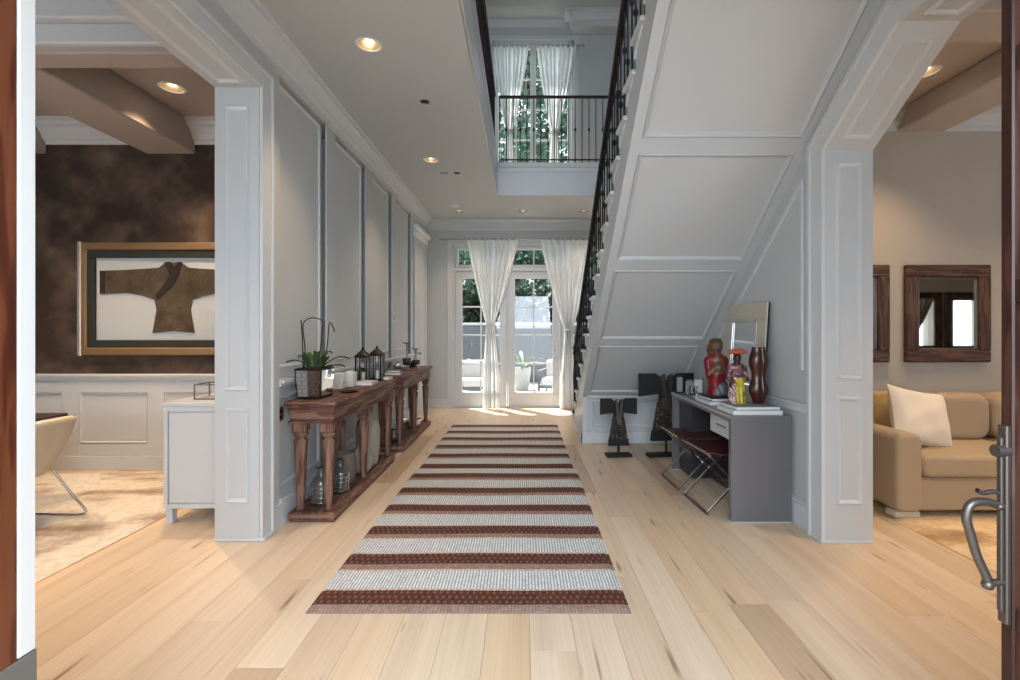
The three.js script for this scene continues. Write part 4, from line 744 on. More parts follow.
function stool(label, x, d, turn) {                                      // folding X-frame stool with leather sling
  const t = thing('folding_stool', label, 'stool', V(x, 0, d), 'folding leather stools'), a = 0.22, b = 0.21, H = 0.475;
  for (const sd of [-1, 1]) {                                            // X frames across x, one pair at each end of the seat
    obj('leg', flat(V(x - a, 0.014, d + sd * b), V(x + a, H - 0.012, d + sd * b), 0.022, 0.010, UZ), M.steel, t);
    obj('leg', flat(V(x + a, 0.014, d + sd * (b - 0.014)), V(x - a, H - 0.012, d + sd * (b - 0.014)), 0.022, 0.010, UZ), M.steel, t);
    obj('foot_bar', bar(V(x + sd * a, 0.011, d - b - 0.01), V(x + sd * a, 0.011, d + b + 0.01), 0.011), M.bronze, t);
    obj('seat_bar', bar(V(x + sd * a, H - 0.014, d - b - 0.01), V(x + sd * a, H - 0.014, d + b + 0.01), 0.012), M.steel, t);
    obj('pivot', bar(V(x, H / 2, d + sd * b - 0.02), V(x, H / 2, d + sd * b + 0.012), 0.010, 0.010, 10), M.steel, t);
  }
  const N = 20, pos = [], idx = [];
  for (let i = 0; i <= N; i++) for (const [z, th] of [[-1, 0], [1, 0], [-1, 1], [1, 1]]) { const u = i / N * 2 - 1; pos.push(x + u * (a + 0.012), H + 0.004 - 0.032 * (1 - u * u) - th * 0.012 + 0.0, -(d + z * (b + 0.012))); }
  for (let i = 0; i < N; i++) { const q = i * 4, r = q + 4; idx.push(q, r, q + 1, q + 1, r, r + 1, q + 2, q + 3, r + 2, q + 3, r + 3, r + 2, q, q + 2, r, r, q + 2, r + 2, q + 1, r + 1, q + 3, q + 3, r + 1, r + 3); }
  idx.push(0, 1, 2, 1, 3, 2, N * 4, N * 4 + 2, N * 4 + 1, N * 4 + 1, N * 4 + 2, N * 4 + 3);
  const g = new THREE.BufferGeometry(); g.setAttribute('position', new THREE.Float32BufferAttribute(pos, 3)); g.setIndex(idx); const gg = g.toNonIndexed(); gg.computeVertexNormals();
  obj('leather_seat', gg, M.leather, t);
  t.rotation.y = turn;
}
stool('dark red leather folding stool nearer the front, half under the desk', 1.58, 3.81, 0.06); stool('dark red leather folding stool farther back, half under the desk', 1.55, 4.36, 0.04);
book('large white book at the bottom of the stack near the desk front', 1.70, DT, 3.62, 0.36, 0.03, 0.30, 0, M.bookWhite); book('white book on top of the stack near the desk front', 1.71, DT + 0.031, 3.63, 0.33, 0.024, 0.27, 0.04, M.bookGrey);
book('large pale book at the bottom of the stack under the red figurine', 1.66, DT, 4.1, 0.26, 0.028, 0.34, 0, M.bookWhite); book('dark book on top of the stack under the red figurine', 1.66, DT + 0.029, 4.1, 0.22, 0.02, 0.28, 0.06, M.bookDark);
const BT = DT + 0.0555, BR = DT + 0.0495;
{ // red robed figurine
  const x = 1.645, d = 4.09, z = -d, y = BR;
  const f = (p) => {
    const q = [(p[0] - x) * 1.14, p[1] - y, p[2] - z];
    let s = capsule(q, [0, 0.03, 0], [0, 0.20, 0], 0.078, 0.062); s = smin(s, capsule(q, [0, 0.18, 0], [0, 0.32, 0], 0.066, 0.060), 0.05);
    s = smin(s, capsule(q, [-0.07, 0.31, 0.0], [0.07, 0.31, 0.0], 0.036, 0.036), 0.05);
    s = smin(s, capsule(q, [-0.085, 0.30, 0], [-0.082, 0.19, 0.03], 0.032, 0.028), 0.02); s = smin(s, capsule(q, [-0.082, 0.19, 0.03], [-0.02, 0.27, 0.07], 0.026, 0.02), 0.02);
    s = smin(s, capsule(q, [0.085, 0.30, 0], [0.078, 0.19, 0.03], 0.032, 0.028), 0.02); s = smin(s, capsule(q, [0.078, 0.19, 0.03], [0.0, 0.25, 0.075], 0.026, 0.02), 0.02);
    s = smin(s, capsule(q, [0, 0.32, 0], [0, 0.38, 0.01], 0.032, 0.03), 0.03); s = smin(s, ellip(q, [-0.005, 0.425, 0.012], [0.05, 0.06, 0.055]), 0.012);
    s = smin(s, ellip(q, [0, 0.44, -0.012], [0.066, 0.066, 0.06]), 0.02); s = smin(s, ellip(q, [-0.01, 0.415, 0.066], [0.009, 0.014, 0.012]), 0.008); s = smin(s, ellip(q, [-0.03, 0.40, -0.02], [0.05, 0.06, 0.04]), 0.02);
    s = smin(s, ellip(q, [0.045, 0.07, 0.04], [0.05, 0.075, 0.04]), 0.02);
    for (const e of [-0.026, 0.012]) s = Math.max(s, -ellip(q, [e, 0.434, 0.068], [0.010, 0.008, 0.010]));
    if (q[1] > 0.4 && q[2] < 0.03) s += 0.004 * Math.sin(q[0] * 170) * Math.sin(q[1] * 150) ;
    return Math.max(s + 0.003 * Math.sin(q[0] * 90 + q[1] * 25) * Math.sin(q[1] * 40 + q[2] * 60), 0.004 - q[1]);
  };
  const col = (px, py, pz) => { const a = px - x, h = py - y, c = pz - z, v = vnoise(px * 60, py * 60, 512, 512, 3); if (h > 0.365) return c > 0.03 && h < 0.46 ? [0.12, 0.062, 0.035] : [0.03 + 0.10 * v, 0.02 + 0.055 * v, 0.012]; if (c > 0.052 && h > 0.2) return [0.13, 0.07, 0.038]; if (h < 0.10 + a * 1.1 && a > -0.03 && h < 0.17) return [0.07 + 0.10 * v, 0.075 + 0.10 * v, 0.10 + 0.10 * v]; return [0.13 + 0.08 * v, 0.004, 0.006]; };
  const t = thing('red_figurine', 'carved figurine in a red robe with hands raised on the desk', 'figurine', V(x, y, d));
  obj('figure', solid(f, x, y + 0.24, z, 0.27, 84, col), M.carved, t);
  obj('figure_base', cb(x - 0.085, x + 0.085, y, y + 0.018, d - 0.08, d + 0.08, 0.006), M.canDark, t);
}
{ // yellow skirted figurine with an orange hat
  const x = 1.64, d = 3.68, z = -d, y = BT;
  const f = (p) => {
    const q = [p[0] - x, p[1] - y, p[2] - z], r = 0.062 - 0.10 * Math.max(0, q[1] - 0.02) * 0.9, a = Math.atan2(q[2], q[0]);
    let s = Math.max(Math.hypot(q[0], q[2]) - (r + 0.004 * Math.sin(a * 11)), q[1] - 0.20, -q[1]) * 0.8;
    s = smin(s, capsule(q, [0, 0.18, 0], [0, 0.27, 0], 0.036, 0.04), 0.03); s = smin(s, capsule(q, [-0.045, 0.275, 0], [0.045, 0.275, 0], 0.022, 0.022), 0.03);
    s = smin(s, capsule(q, [-0.055, 0.27, 0], [-0.07, 0.19, 0.015], 0.018, 0.014), 0.015); s = smin(s, capsule(q, [-0.07, 0.19, 0.015], [-0.03, 0.15, 0.055], 0.014, 0.011), 0.012);
    s = smin(s, capsule(q, [0.055, 0.27, 0], [0.068, 0.19, 0.02], 0.018, 0.014), 0.015); s = smin(s, capsule(q, [0.068, 0.19, 0.02], [0.02, 0.2, 0.055], 0.014, 0.011), 0.012);
    s = smin(s, capsule(q, [0, 0.28, 0], [0, 0.32, 0], 0.016, 0.016), 0.02); s = smin(s, ellip(q, [0, 0.345, 0.004], [0.029, 0.037, 0.032]), 0.008); s = smin(s, ellip(q, [0, 0.34, 0.036], [0.006, 0.009, 0.008]), 0.006);
    return s;
  };
  const col = (px, py, pz) => { const h = py - y, v = vnoise(px * 90, py * 90 + pz * 70, 512, 512, 9); if (h > 0.30) return [0.045, 0.02, 0.015]; if (h > 0.2) return v > 0.5 ? [0.30, 0.10, 0.10] : [0.05, 0.04, 0.06]; if (Math.abs(px - x) > 0.045 && h > 0.12) return [0.05, 0.022, 0.016]; return px - x < -0.025 ? (v > 0.5 ? [0.55, 0.50, 0.44] : [0.30, 0.10, 0.06]) : v > 0.72 ? [0.10, 0.09, 0.03] : [0.52, 0.43, 0.02]; };
  const t = thing('yellow_figurine', 'painted figurine of a woman in a yellow skirt and orange hat', 'figurine', V(x, y, d));
  obj('figure', solid(f, x, y + 0.19, z, 0.215, 76, col), M.glaze, t);
  obj('hat', lathe([[0, -0.012], [0.045, -0.010], [0.068, 0.0], [0.07, 0.012], [0.05, 0.024], [0.02, 0.032], [0, 0.033]], x, y + 0.385, d, 24), std(lin(0.52, 0.10, 0.04), 0.5), t);
}
{ // brown carved torso
  const x = 1.795, d = 3.66, z = -d, y = BT;
  const prof = (h) => 0.056 + 0.010 * Math.cos((h - 0.32) * 29) - 0.010 * Math.max(0, 0.1 - h) * 10;
  const f = (p) => { const q = [p[0] - x, p[1] - y, p[2] - z], h = q[1], r = prof(h); let a = Math.hypot(q[0] * 0.92 + 0.0, q[2] * 1.25) - r; const groove = 0.012 * Math.exp(-Math.pow((q[0] - 0.006) / 0.007, 2)) * (q[2] > 0 ? 1 : 0); return Math.max(a + groove, h - 0.43, -h) * 0.75; };
  single('carved_torso', 'glossy dark red wooden abstract torso sculpture on the desk', 'sculpture', solid(f, x, y + 0.21, z, 0.235, 72), M.mahogany, V(x, y, d));
}
{ // leaning mirror with cream frame
  const t = thing('leaning_mirror', 'cream framed mirror leaning on the wall above the desk', 'mirror', V(1.88, DT, 4.13)), d0 = 3.76, d1 = 4.5, h = 0.84, b = 0.135;
  const tilt = new THREE.Matrix4().makeTranslation(1.86, DT, 0).multiply(new THREE.Matrix4().makeRotationZ(-0.062));
  const P = (x0, x1, y0, y1, a, c, bv) => cb(x0, x1, y0, y1, a, c, bv).applyMatrix4(tilt);
  obj('backing', P(0.016, 0.024, 0.002, h, d0 - 0.004, d1 + 0.004, 0.001), M.black, t);
  obj('frame', [P(0, 0.016, 0.004, b, d0, d1, 0.003), P(0, 0.016, h - b, h, d0, d1, 0.003), P(0, 0.016, b, h - b, d0, d0 + b, 0.003), P(0, 0.016, b, h - b, d1 - b, d1, 0.003)], std(lin(0.50, 0.47, 0.37), 0.6, { bumpMap: sized(roughBump, 0.3, 0.3), bumpScale: 0.002 }), t);
  obj('inner_bead', [P(-0.007, 0.004, b, b + 0.02, d0 + b, d1 - b, 0.003), P(-0.007, 0.004, h - b - 0.02, h - b, d0 + b, d1 - b, 0.003), P(-0.007, 0.004, b, h - b, d0 + b, d0 + b + 0.02, 0.003), P(-0.007, 0.004, b, h - b, d1 - b - 0.02, d1 - b, 0.003)], M.silverLeaf, t);
  obj('glass', P(0.006, 0.010, b, h - b, d0 + b, d1 - b, 0), M.mirror, t);
}
for (const [x, d, w, h, l] of [[1.60, 4.62, 0.07, 0.14, 'small silver photo frame at the far end of the desk'], [1.70, 4.66, 0.1, 0.15, 'silver photo frame beside the red figurine'], [1.54, 4.72, 0.08, 0.17, 'dark metal photo frame at the far corner of the desk']]) {
  const t = thing('photo_frame', l, 'photo frame', V(x, DT, d), 'photo frames on the desk'), s = 0.012;
  obj('frame', [cb(x - w / 2, x - w / 2 + s, DT, DT + h, d - 0.008, d + 0.008, 0.002), cb(x + w / 2 - s, x + w / 2, DT, DT + h, d - 0.008, d + 0.008, 0.002), cb(x - w / 2, x + w / 2, DT, DT + s, d - 0.008, d + 0.008, 0.002), cb(x - w / 2, x + w / 2, DT + h - s, DT + h, d - 0.008, d + 0.008, 0.002)], x < 1.56 ? M.iron : M.steel, t);
  obj('photo', cb(x - w / 2 + s, x + w / 2 - s, DT + s, DT + h - s, d - 0.001, d + 0.004, 0), x > 1.65 ? M.paper : M.bookGrey, t);
  obj('easel_back', flat(V(x, DT + h * 0.8, d + 0.006), V(x, DT + 0.002, d + 0.06), 0.03, 0.003), M.black, t);
}
single('glass_block_candle', 'clear glass candle holder on the desk beside the red figurine', 'candle holder', [cb(1.555, 1.615, DT, DT + 0.1, 4.43, 4.49, 0.004)], new THREE.MeshPhysicalMaterial({ color: 0xffffff, roughness: 0.02, transmission: 1, thickness: 0.06, ior: 1.4 }), V(1.585, DT, 4.46));

// ---------------------------------------------------------------- kimono stands under the stair
const kimonoTex = tex(256, 512, (u, v, c) => { const a = fbm(u, v, 14, 28, 3, 70), b = fbm(u, v, 40, 60, 2, 71), s = Math.abs(((u * 8) % 1) - 0.5); mixc(c, [22, 19, 18], [92, 78, 64], s < 0.28 && a > 0.46 ? 0.8 : b * 0.3); if (b > 0.7) mixc(c, [...c], [140, 126, 108], 0.5); });
function kimonoStand(label, x, d, H, W, turn) {
  const t = thing('kimono_stand', label, 'sculpture', V(x, 0, d), 'black kimono sculptures'), y0 = H * 0.2, S = (u, v) => [x + u * W, y0 + v * (H - y0)];
  const body = new THREE.Shape([S(-0.27, 0), S(-0.16, 0.55), S(-0.13, 0.62), S(-0.13, 0.92), S(-0.055, 0.98), S(0, 0.86), S(0.055, 0.98), S(0.13, 0.92), S(0.13, 0.62), S(0.16, 0.55), S(0.27, 0)].map((p) => new THREE.Vector2(...p)));
  const g = prismD(null, d - 0.03, d + 0.03, 0.008, body), uv = g.attributes.uv, q = g.attributes.position;
  for (let i = 0; i < uv.count; i++) uv.setXY(i, (q.getX(i) - x) / W + 0.5, (q.getY(i) - y0) / (H - y0));
  obj('robe', g, std(0xffffff, 0.85, { map: kimonoTex, bumpMap: kimonoTex, bumpScale: 0.004 }), t, { keepUV: true });
  for (const s of [-1, 1]) {
    obj('sleeve', prismD([S(s * 0.12, 0.70), S(s * 0.5, 0.66), S(s * 0.5, 1.0), S(s * 0.2, 1.0), S(s * 0.12, 0.95)], d - 0.028, d + 0.028, 0.008), M.black, t);
    obj('collar', flat(V(...S(s * 0.075, 1.0), d - 0.036), V(...S(s * 0.015, 0.45), d - 0.038), W * 0.05, 0.014), M.bronze, t);
  }
  obj('robe_hem', prismD([S(-0.28, -0.01), S(-0.255, 0.14), S(0.255, 0.14), S(0.28, -0.01)], d - 0.034, d + 0.034, 0.006), M.black, t);
  obj('pole', bar(V(x, 0.03, d), V(x, y0 + 0.05, d), 0.014, 0.014, 12), M.black, t);
  obj('base', cb(x - W * 0.35, x + W * 0.35, 0, 0.035, d - 0.06, d + 0.06, 0.008), M.black, t);
  t.rotation.y = turn;
}
kimonoStand('smaller black kimono sculpture on a low stand under the stair', 1.048, 5.27, 0.635, 0.405, 0.08); kimonoStand('larger black kimono sculpture on a stand behind the desk', 1.575, 5.28, 0.91, 0.62, 0.12);

// ---------------------------------------------------------------- left room
{
  const a = thing('framed_robe', 'framed antique robe on white mat hanging on the dark brown wall', 'framed art', V(-3.45, 1.14, LBACK)), x0 = -4.385, x1 = -2.52, y0 = 1.136, y1 = 2.25, D = LBACK;
  const f = 0.075;
  obj('outer_frame', [cb(x0, x1, y1 - f, y1, D - 0.05, D, 0.01), cb(x0, x1, y0, y0 + f, D - 0.05, D, 0.01), cb(x0, x0 + f, y0 + f, y1 - f, D - 0.05, D, 0.01), cb(x1 - f, x1, y0 + f, y1 - f, D - 0.05, D, 0.01)], M.gilt, a);
  for (const x of [x0 - 0.012, x1 - 0.03]) obj('silver_bead', cb(x, x + 0.042, y0 - 0.01, y1 + 0.01, D - 0.058, D - 0.005, 0.012), M.silverLeaf, a);
  obj('dark_liner', [cb(x0 + f, x1 - f, y1 - f - 0.075, y1 - f, D - 0.036, D - 0.01, 0.004), cb(x0 + f, x1 - f, y0 + f, y0 + f + 0.075, D - 0.036, D - 0.01, 0.004), cb(x0 + f, x0 + f + 0.075, y0 + f + 0.075, y1 - f - 0.075, D - 0.036, D - 0.01, 0.004), cb(x1 - f - 0.075, x1 - f, y0 + f + 0.075, y1 - f - 0.075, D - 0.036, D - 0.01, 0.004)], M.darkMat, a);
  obj('mat_board', cb(x0 + f, x1 - f, y0 + f, y1 - f, D - 0.0115, D - 0.002, 0), M.mat, a);
  const P = (px, py) => new THREE.Vector2((px - 523) / 100.4, EYE + (332 - py) / 100.4), s = new THREE.Shape(), cx = 175;
  const half = [[cx, 263], [168, 262], [160, 268], [130, 270], [103, 271], [103, 294], [130, 293], [145, 296], [156, 300], [158, 310], [154, 333], [165, 332], [cx, 331]];
  const right = half.slice(1, -1).map(([x, y]) => [2 * cx - x, y]).reverse();
  s.setFromPoints([...half, ...right].map(([x, y]) => P(x, y)));
  obj('robe', prismD(null, D - 0.022, D - 0.012, 0.003, s), M.robe, a);
  const band = (l, t) => obj('robe_collar', prismD(null, D - 0.027 - t, D - 0.021, 0.002, new THREE.Shape(l.map(([x, y]) => P(x, y)))), M.robeDark, a);
  band([[166, 263], [172, 262], [181, 272], [176, 284], [170, 290], [160, 300], [157, 296], [168, 282], [172, 275]], 0.003); band([[184, 263], [180, 262], [172, 274], [177, 282], [181, 275]], 0);
  obj('cuff', prismD(null, D - 0.027, D - 0.02, 0.002, new THREE.Shape([[102, 271], [107, 271], [107, 294], [102, 294]].map(([x, y]) => P(x, y)))), M.robeDark, a);
  obj('cuff', prismD(null, D - 0.027, D - 0.02, 0.002, new THREE.Shape([[243, 271], [248, 271], [248, 294], [243, 294]].map(([x, y]) => P(x, y)))), M.robeDark, a);
  obj('glazing', cb(x0 + f + 0.075, x1 - f - 0.075, y0 + f + 0.075, y1 - f - 0.075, D - 0.036, D - 0.034, 0), M.glass, a);
}
{
  const c = thing('sideboard', 'pale grey lacquered sideboard beside the white opening in the left room', 'cabinet', V(-2.3, 0, 4.05)), x0 = -2.55, x1 = LIN - 0.02, d0 = 3.40, d1 = 4.68, H = 0.865;
  obj('body', cb(x0 + 0.012, x1, 0.12, H - 0.03, d0, d1, 0.003), M.lacquer, c);
  obj('top', cb(x0 - 0.006, x1, H - 0.03, H, d0 - 0.01, d1 + 0.01, 0.004), M.lacquer, c);
  for (const [a, b, e, f] of [[x0 + 0.012, x0 + 0.042, 0.12, H - 0.03], [x1 - 0.03, x1, 0.12, H - 0.03], [x0 + 0.042, x1 - 0.03, 0.12, 0.15], [x0 + 0.042, x1 - 0.03, H - 0.062, H - 0.03]]) obj('end_frame', cb(a, b, e, f, d0 - 0.014, d0, 0.002), M.lacquer, c);
  obj('end_panel', cb(x0 + 0.049, x1 - 0.037, 0.157, H - 0.069, d0 - 0.010, d0, 0.003), M.lacquer, c);
  for (const [x, d] of [[x0 + 0.035, d0 + 0.035], [x1 - 0.035, d0 + 0.035], [x0 + 0.035, d1 - 0.035], [x1 - 0.035, d1 - 0.035]]) obj('leg', cb(x - 0.024, x + 0.024, 0, 0.12, d - 0.024, d + 0.024, 0.003), M.lacquer, c);
  for (let k = 0; k < 3; k++) { const q = obj('door', cb(x0, x0 + 0.013, 0.135, H - 0.04, d0 + 0.01 + k * 0.424, d0 + 0.426 + k * 0.424, 0.003), M.lacquer, c); obj('knob', bar(V(x0, 0.6, d0 + 0.36 + k * 0.424), V(x0 - 0.02, 0.6, d0 + 0.36 + k * 0.424), 0.01), M.nickel, q); }
  const b = thing('brass_box', 'small brass edged glass box on the sideboard', 'box', V(-2.3, H, 3.62)), w = [-2.43, -2.2], e = 0.004, dd = [3.55, 3.72], h = 0.11;
  const edges = []; for (const x of w) for (const d of dd) edges.push(cb(x - e, x + e, H, H + h, d - e, d + e, 0.001)); for (const y of [H + e, H + h]) { for (const d of dd) edges.push(cb(w[0], w[1], y - e, y + e, d - e, d + e, 0.001)); for (const x of w) edges.push(cb(x - e, x + e, y - e, y + e, dd[0], dd[1], 0.001)); }
  obj('brass_edges', edges, M.bronze, b); obj('floor_plate', cb(w[0], w[1], H, H + 0.008, dd[0], dd[1], 0.001), M.brass, b);
  for (const d of dd) obj('pane', cb(w[0], w[1], H + 0.008, H + h, d - 0.001, d + 0.001, 0), M.glass, b);
}
{ // cream shell chair with rod sled base, back towards the hall
  const c = thing('shell_chair', 'cream upholstered shell chair on thin metal sled legs in the left room', 'chair', V(-3.5, 0.02, 3.28)), cx = -3.54, cd = 3.28, NA = 40, NV = 16, pos = [], idx = [];
  const pt = (i, j, off) => { const a = (i / NA * 2 - 1) * 2.0, v = j / NV, rim = 0.40 + 0.36 * Math.pow(Math.cos(a * 0.42), 1.2), y = 0.37 + (rim - 0.37) * Math.pow(v, 1.15), r = (0.19 + 0.085 * Math.sin(v * 1.5) + 0.08 * v) + off; return [cx + Math.cos(a) * r * 1.04, y - off * 0.6, -(cd + Math.sin(a) * r)]; };
  for (const off of [0, -0.028]) for (let j = 0; j <= NV; j++) for (let i = 0; i <= NA; i++) pos.push(...pt(i, j, off));
  const S = (NA + 1) * (NV + 1), id = (i, j, k) => k * S + j * (NA + 1) + i;
  for (let j = 0; j < NV; j++) for (let i = 0; i < NA; i++) { idx.push(id(i, j, 0), id(i, j + 1, 0), id(i + 1, j, 0), id(i + 1, j, 0), id(i, j + 1, 0), id(i + 1, j + 1, 0), id(i, j, 1), id(i + 1, j, 1), id(i, j + 1, 1), id(i + 1, j, 1), id(i + 1, j + 1, 1), id(i, j + 1, 1)); }
  for (let i = 0; i < NA; i++) idx.push(id(i, NV, 0), id(i, NV, 1), id(i + 1, NV, 0), id(i + 1, NV, 0), id(i, NV, 1), id(i + 1, NV, 1));
  for (const i of [0, NA]) for (let j = 0; j < NV; j++) idx.push(id(i, j, 0), id(i, j, 1), id(i, j + 1, 0), id(i, j + 1, 0), id(i, j, 1), id(i, j + 1, 1));
  const g = new THREE.BufferGeometry(); g.setAttribute('position', new THREE.Float32BufferAttribute(pos, 3)); g.setIndex(idx); g.computeVertexNormals();
  obj('shell', g, M.cream, c);
  const seat = lathe([[0, 0.36], [0.19, 0.365], [0.22, 0.40], [0.2, 0.45], [0, 0.46]], cx, 0, cd, 32); seat.translate(-cx, 0, cd).scale(1.1, 1, 1).translate(cx - 0.03, 0, -cd);
  obj('seat_cushion', seat, M.cream, c);
  for (const s of [-1, 1]) obj('sled_leg', tube([V(cx + 0.18, 0.38, cd + s * 0.15), V(cx + 0.26, 0.2, cd + s * 0.2), V(cx + 0.355, 0.05, cd + s * 0.22), V(cx + 0.33, 0.036, cd + s * 0.22), V(cx, 0.036, cd + s * 0.22), V(cx - 0.3, 0.036, cd + s * 0.22), V(cx - 0.33, 0.05, cd + s * 0.22), V(cx - 0.24, 0.2, cd + s * 0.2), V(cx - 0.16, 0.38, cd + s * 0.15)], 0.009, 70, 8), M.steel, c);
  obj('cross_rod', bar(V(cx, 0.375, cd - 0.16), V(cx, 0.375, cd + 0.16), 0.009), M.steel, c);
  const t = thing('dining_table', 'dark wooden dining table behind the cream shell chair', 'table', V(-4.55, 0.02, 3.65));
  obj('table_top', cb(-5.4, -3.74, 0.655, 0.70, 3.3, 3.95, 0.006), M.darkTable, t); obj('pedestal', [cb(-4.75, -4.35, 0.06, 0.655, 3.5, 3.8, 0.01)], M.darkTable, t); obj('table_foot', cb(-5.0, -4.1, 0.02, 0.06, 3.42, 3.88, 0.01), M.darkTable, t);
}
// ---------------------------------------------------------------- right room
function puff(cx, cy, cz, w, h, t, rot, n = 22) {                         // square cushion with pinched edges and soft creases
  const pos = [], idx = [], id = (i, j, k) => k * (n + 1) * (n + 1) + j * (n + 1) + i;
  for (const k of [1, -1]) for (let j = 0; j <= n; j++) for (let i = 0; i <= n; i++) {
    const u = i / n * 2 - 1, v = j / n * 2 - 1, e = Math.pow(Math.max(0, (1 - u * u) * (1 - v * v)), 0.42), pin = 1 - 0.07 * (1 - Math.abs(v) ** 2.2), pin2 = 1 - 0.07 * (1 - Math.abs(u) ** 2.2);
    pos.push(u * w / 2 * pin, v * h / 2 * pin2, k * t / 2 * e * (1 + 0.05 * Math.sin(u * 5 + v * 3) + 0.04 * Math.sin(v * 8 - u * 4)));
  }
  for (let j = 0; j < n; j++) for (let i = 0; i < n; i++) { idx.push(id(i, j, 0), id(i + 1, j, 0), id(i, j + 1, 0), id(i + 1, j, 0), id(i + 1, j + 1, 0), id(i, j + 1, 0), id(i, j, 1), id(i, j + 1, 1), id(i + 1, j, 1), id(i + 1, j, 1), id(i, j + 1, 1), id(i + 1, j + 1, 1)); }
  const g = new THREE.BufferGeometry(); g.setAttribute('position', new THREE.Float32BufferAttribute(pos, 3)); g.setIndex(idx); g.computeVertexNormals();
  g.applyMatrix4(new THREE.Matrix4().makeRotationFromEuler(new THREE.Euler(...rot))); return g.translate(cx, cy, cz);
}
function soft(x0, x1, y0, y1, d0, d1, r) { // rounded upholstered block
  const s = new THREE.Shape(), w = x1 - x0 - 2 * r, h = y1 - y0 - 2 * r; s.moveTo(x0 + 2 * r, y0 + r); s.lineTo(x1 - 2 * r, y0 + r); s.quadraticCurveTo(x1 - r, y0 + r, x1 - r, y0 + 2 * r); s.lineTo(x1 - r, y1 - 2 * r); s.quadraticCurveTo(x1 - r, y1 - r, x1 - 2 * r, y1 - r); s.lineTo(x0 + 2 * r, y1 - r); s.quadraticCurveTo(x0 + r, y1 - r, x0 + r, y1 - 2 * r); s.lineTo(x0 + r, y0 + 2 * r); s.quadraticCurveTo(x0 + r, y0 + r, x0 + 2 * r, y0 + r);
  const g = new THREE.ExtrudeGeometry(s, { depth: d1 - d0 - 2 * r, bevelEnabled: true, bevelSize: r, bevelThickness: r, bevelSegments: 4, curveSegments: 5 }); return uvBox(g.translate(0, 0, -d1 + r));
}
{
  const s = thing('sofa', 'beige upholstered sofa with low square arm in the right room', 'sofa', V(4.0, 0.016, 3.95)), x0 = 2.69, x1 = 5.1;
  obj('base', soft(x0 + 0.02, x1 - 0.02, 0.06, 0.31, 3.49, 4.36, 0.025), M.sofa, s);
  obj('arm', soft(x0, x0 + 0.19, 0.06, 0.63, 3.45, 4.38, 0.03), M.sofa, s); obj('arm', soft(x1 - 0.19, x1, 0.06, 0.63, 3.45, 4.38, 0.03), M.sofa, s);
  obj('back', soft(x0, x1, 0.06, 0.82, 4.16, 4.40, 0.05), M.sofa, s);
  for (const [a, b] of [[x0 + 0.19, 3.91], [3.91, x1 - 0.19]]) obj('seat_cushion', soft(a + 0.004, b - 0.004, 0.31, 0.47, 3.46, 4.16, 0.035), M.sofa, s);
  for (const [a, b] of [[x0 + 0.19, 3.91], [3.91, x1 - 0.19]]) obj('back_cushion', soft(a + 0.01, b - 0.01, 0.46, 0.85, 3.98, 4.20, 0.06), M.sofa, s);
  for (const x of [x0 + 0.1, x1 - 0.1]) for (const d of [3.53, 4.3]) obj('foot', cb(x - 0.09, x + 0.09, 0.016, 0.062, d - 0.05, d + 0.05, 0.006), M.cream, s);
  single('throw_pillow', 'cream square throw pillow leaning in the sofa corner', 'pillow', puff(3.14, 0.685, -3.80, 0.60, 0.46, 0.19, [-0.28, 0.3, -0.10]), M.pillow, V(3.14, 0.47, 3.80));
  single('throw_pillow', 'gold throw pillow tucked behind the cream pillow on the sofa', 'pillow', puff(2.98, 0.68, -3.99, 0.46, 0.42, 0.13, [-0.25, 0.28, 0.06]), M.pillowGold, V(2.98, 0.47, 3.99));
}
function wallMirror(label, x0, x1) {
  const m = thing('wall_mirror', label, 'mirror', V((x0 + x1) / 2, 1.084, RBACK), 'rustic mirrors above the sofa'), y0 = 1.084, y1 = 1.99, f = 0.115, D = RBACK;
  obj('frame', [grainLong(cb(x0, x1, y1 - f, y1, D - 0.05, D, 0.014)), grainLong(cb(x0, x1, y0, y0 + f, D - 0.05, D, 0.014)), cb(x0, x0 + f, y0 + f - 0.01, y1 - f + 0.01, D - 0.052, D, 0.014), cb(x1 - f, x1, y0 + f - 0.01, y1 - f + 0.01, D - 0.052, D, 0.014)], M.frameWood, m, { keepUV: true });
  obj('inner_lip', [cb(x0 + f, x1 - f, y1 - f - 0.018, y1 - f, D - 0.034, D, 0.004), cb(x0 + f, x1 - f, y0 + f, y0 + f + 0.018, D - 0.034, D, 0.004), cb(x0 + f, x0 + f + 0.018, y0 + f, y1 - f, D - 0.034, D, 0.004), cb(x1 - f - 0.018, x1 - f, y0 + f, y1 - f, D - 0.034, D, 0.004)], M.bronze, m);
  obj('mirror_glass', cb(x0 + f, x1 - f, y0 + f, y1 - f, D - 0.02, D - 0.014, 0), M.mirror, m);
}
wallMirror('rustic wood framed mirror on the beige wall above the sofa', 3.56, 4.35); wallMirror('rustic wood framed mirror half hidden by the white opening', 2.62, 3.41);
single('window_drape', 'striped drape pulled aside over the small front window of the right room', 'curtain', (() => { const g = []; for (let i = 0; i < 6; i++) g.push(tube([V(6.9 + i * 0.085, 1.97, 0.36), V(6.86 + i * 0.06, 1.6, 0.36), V(6.8 + i * 0.02, 1.15, 0.36)], 0.03, 12, 8)); return g; })(), M.drape, V(6.84, 1.12, 0.36));

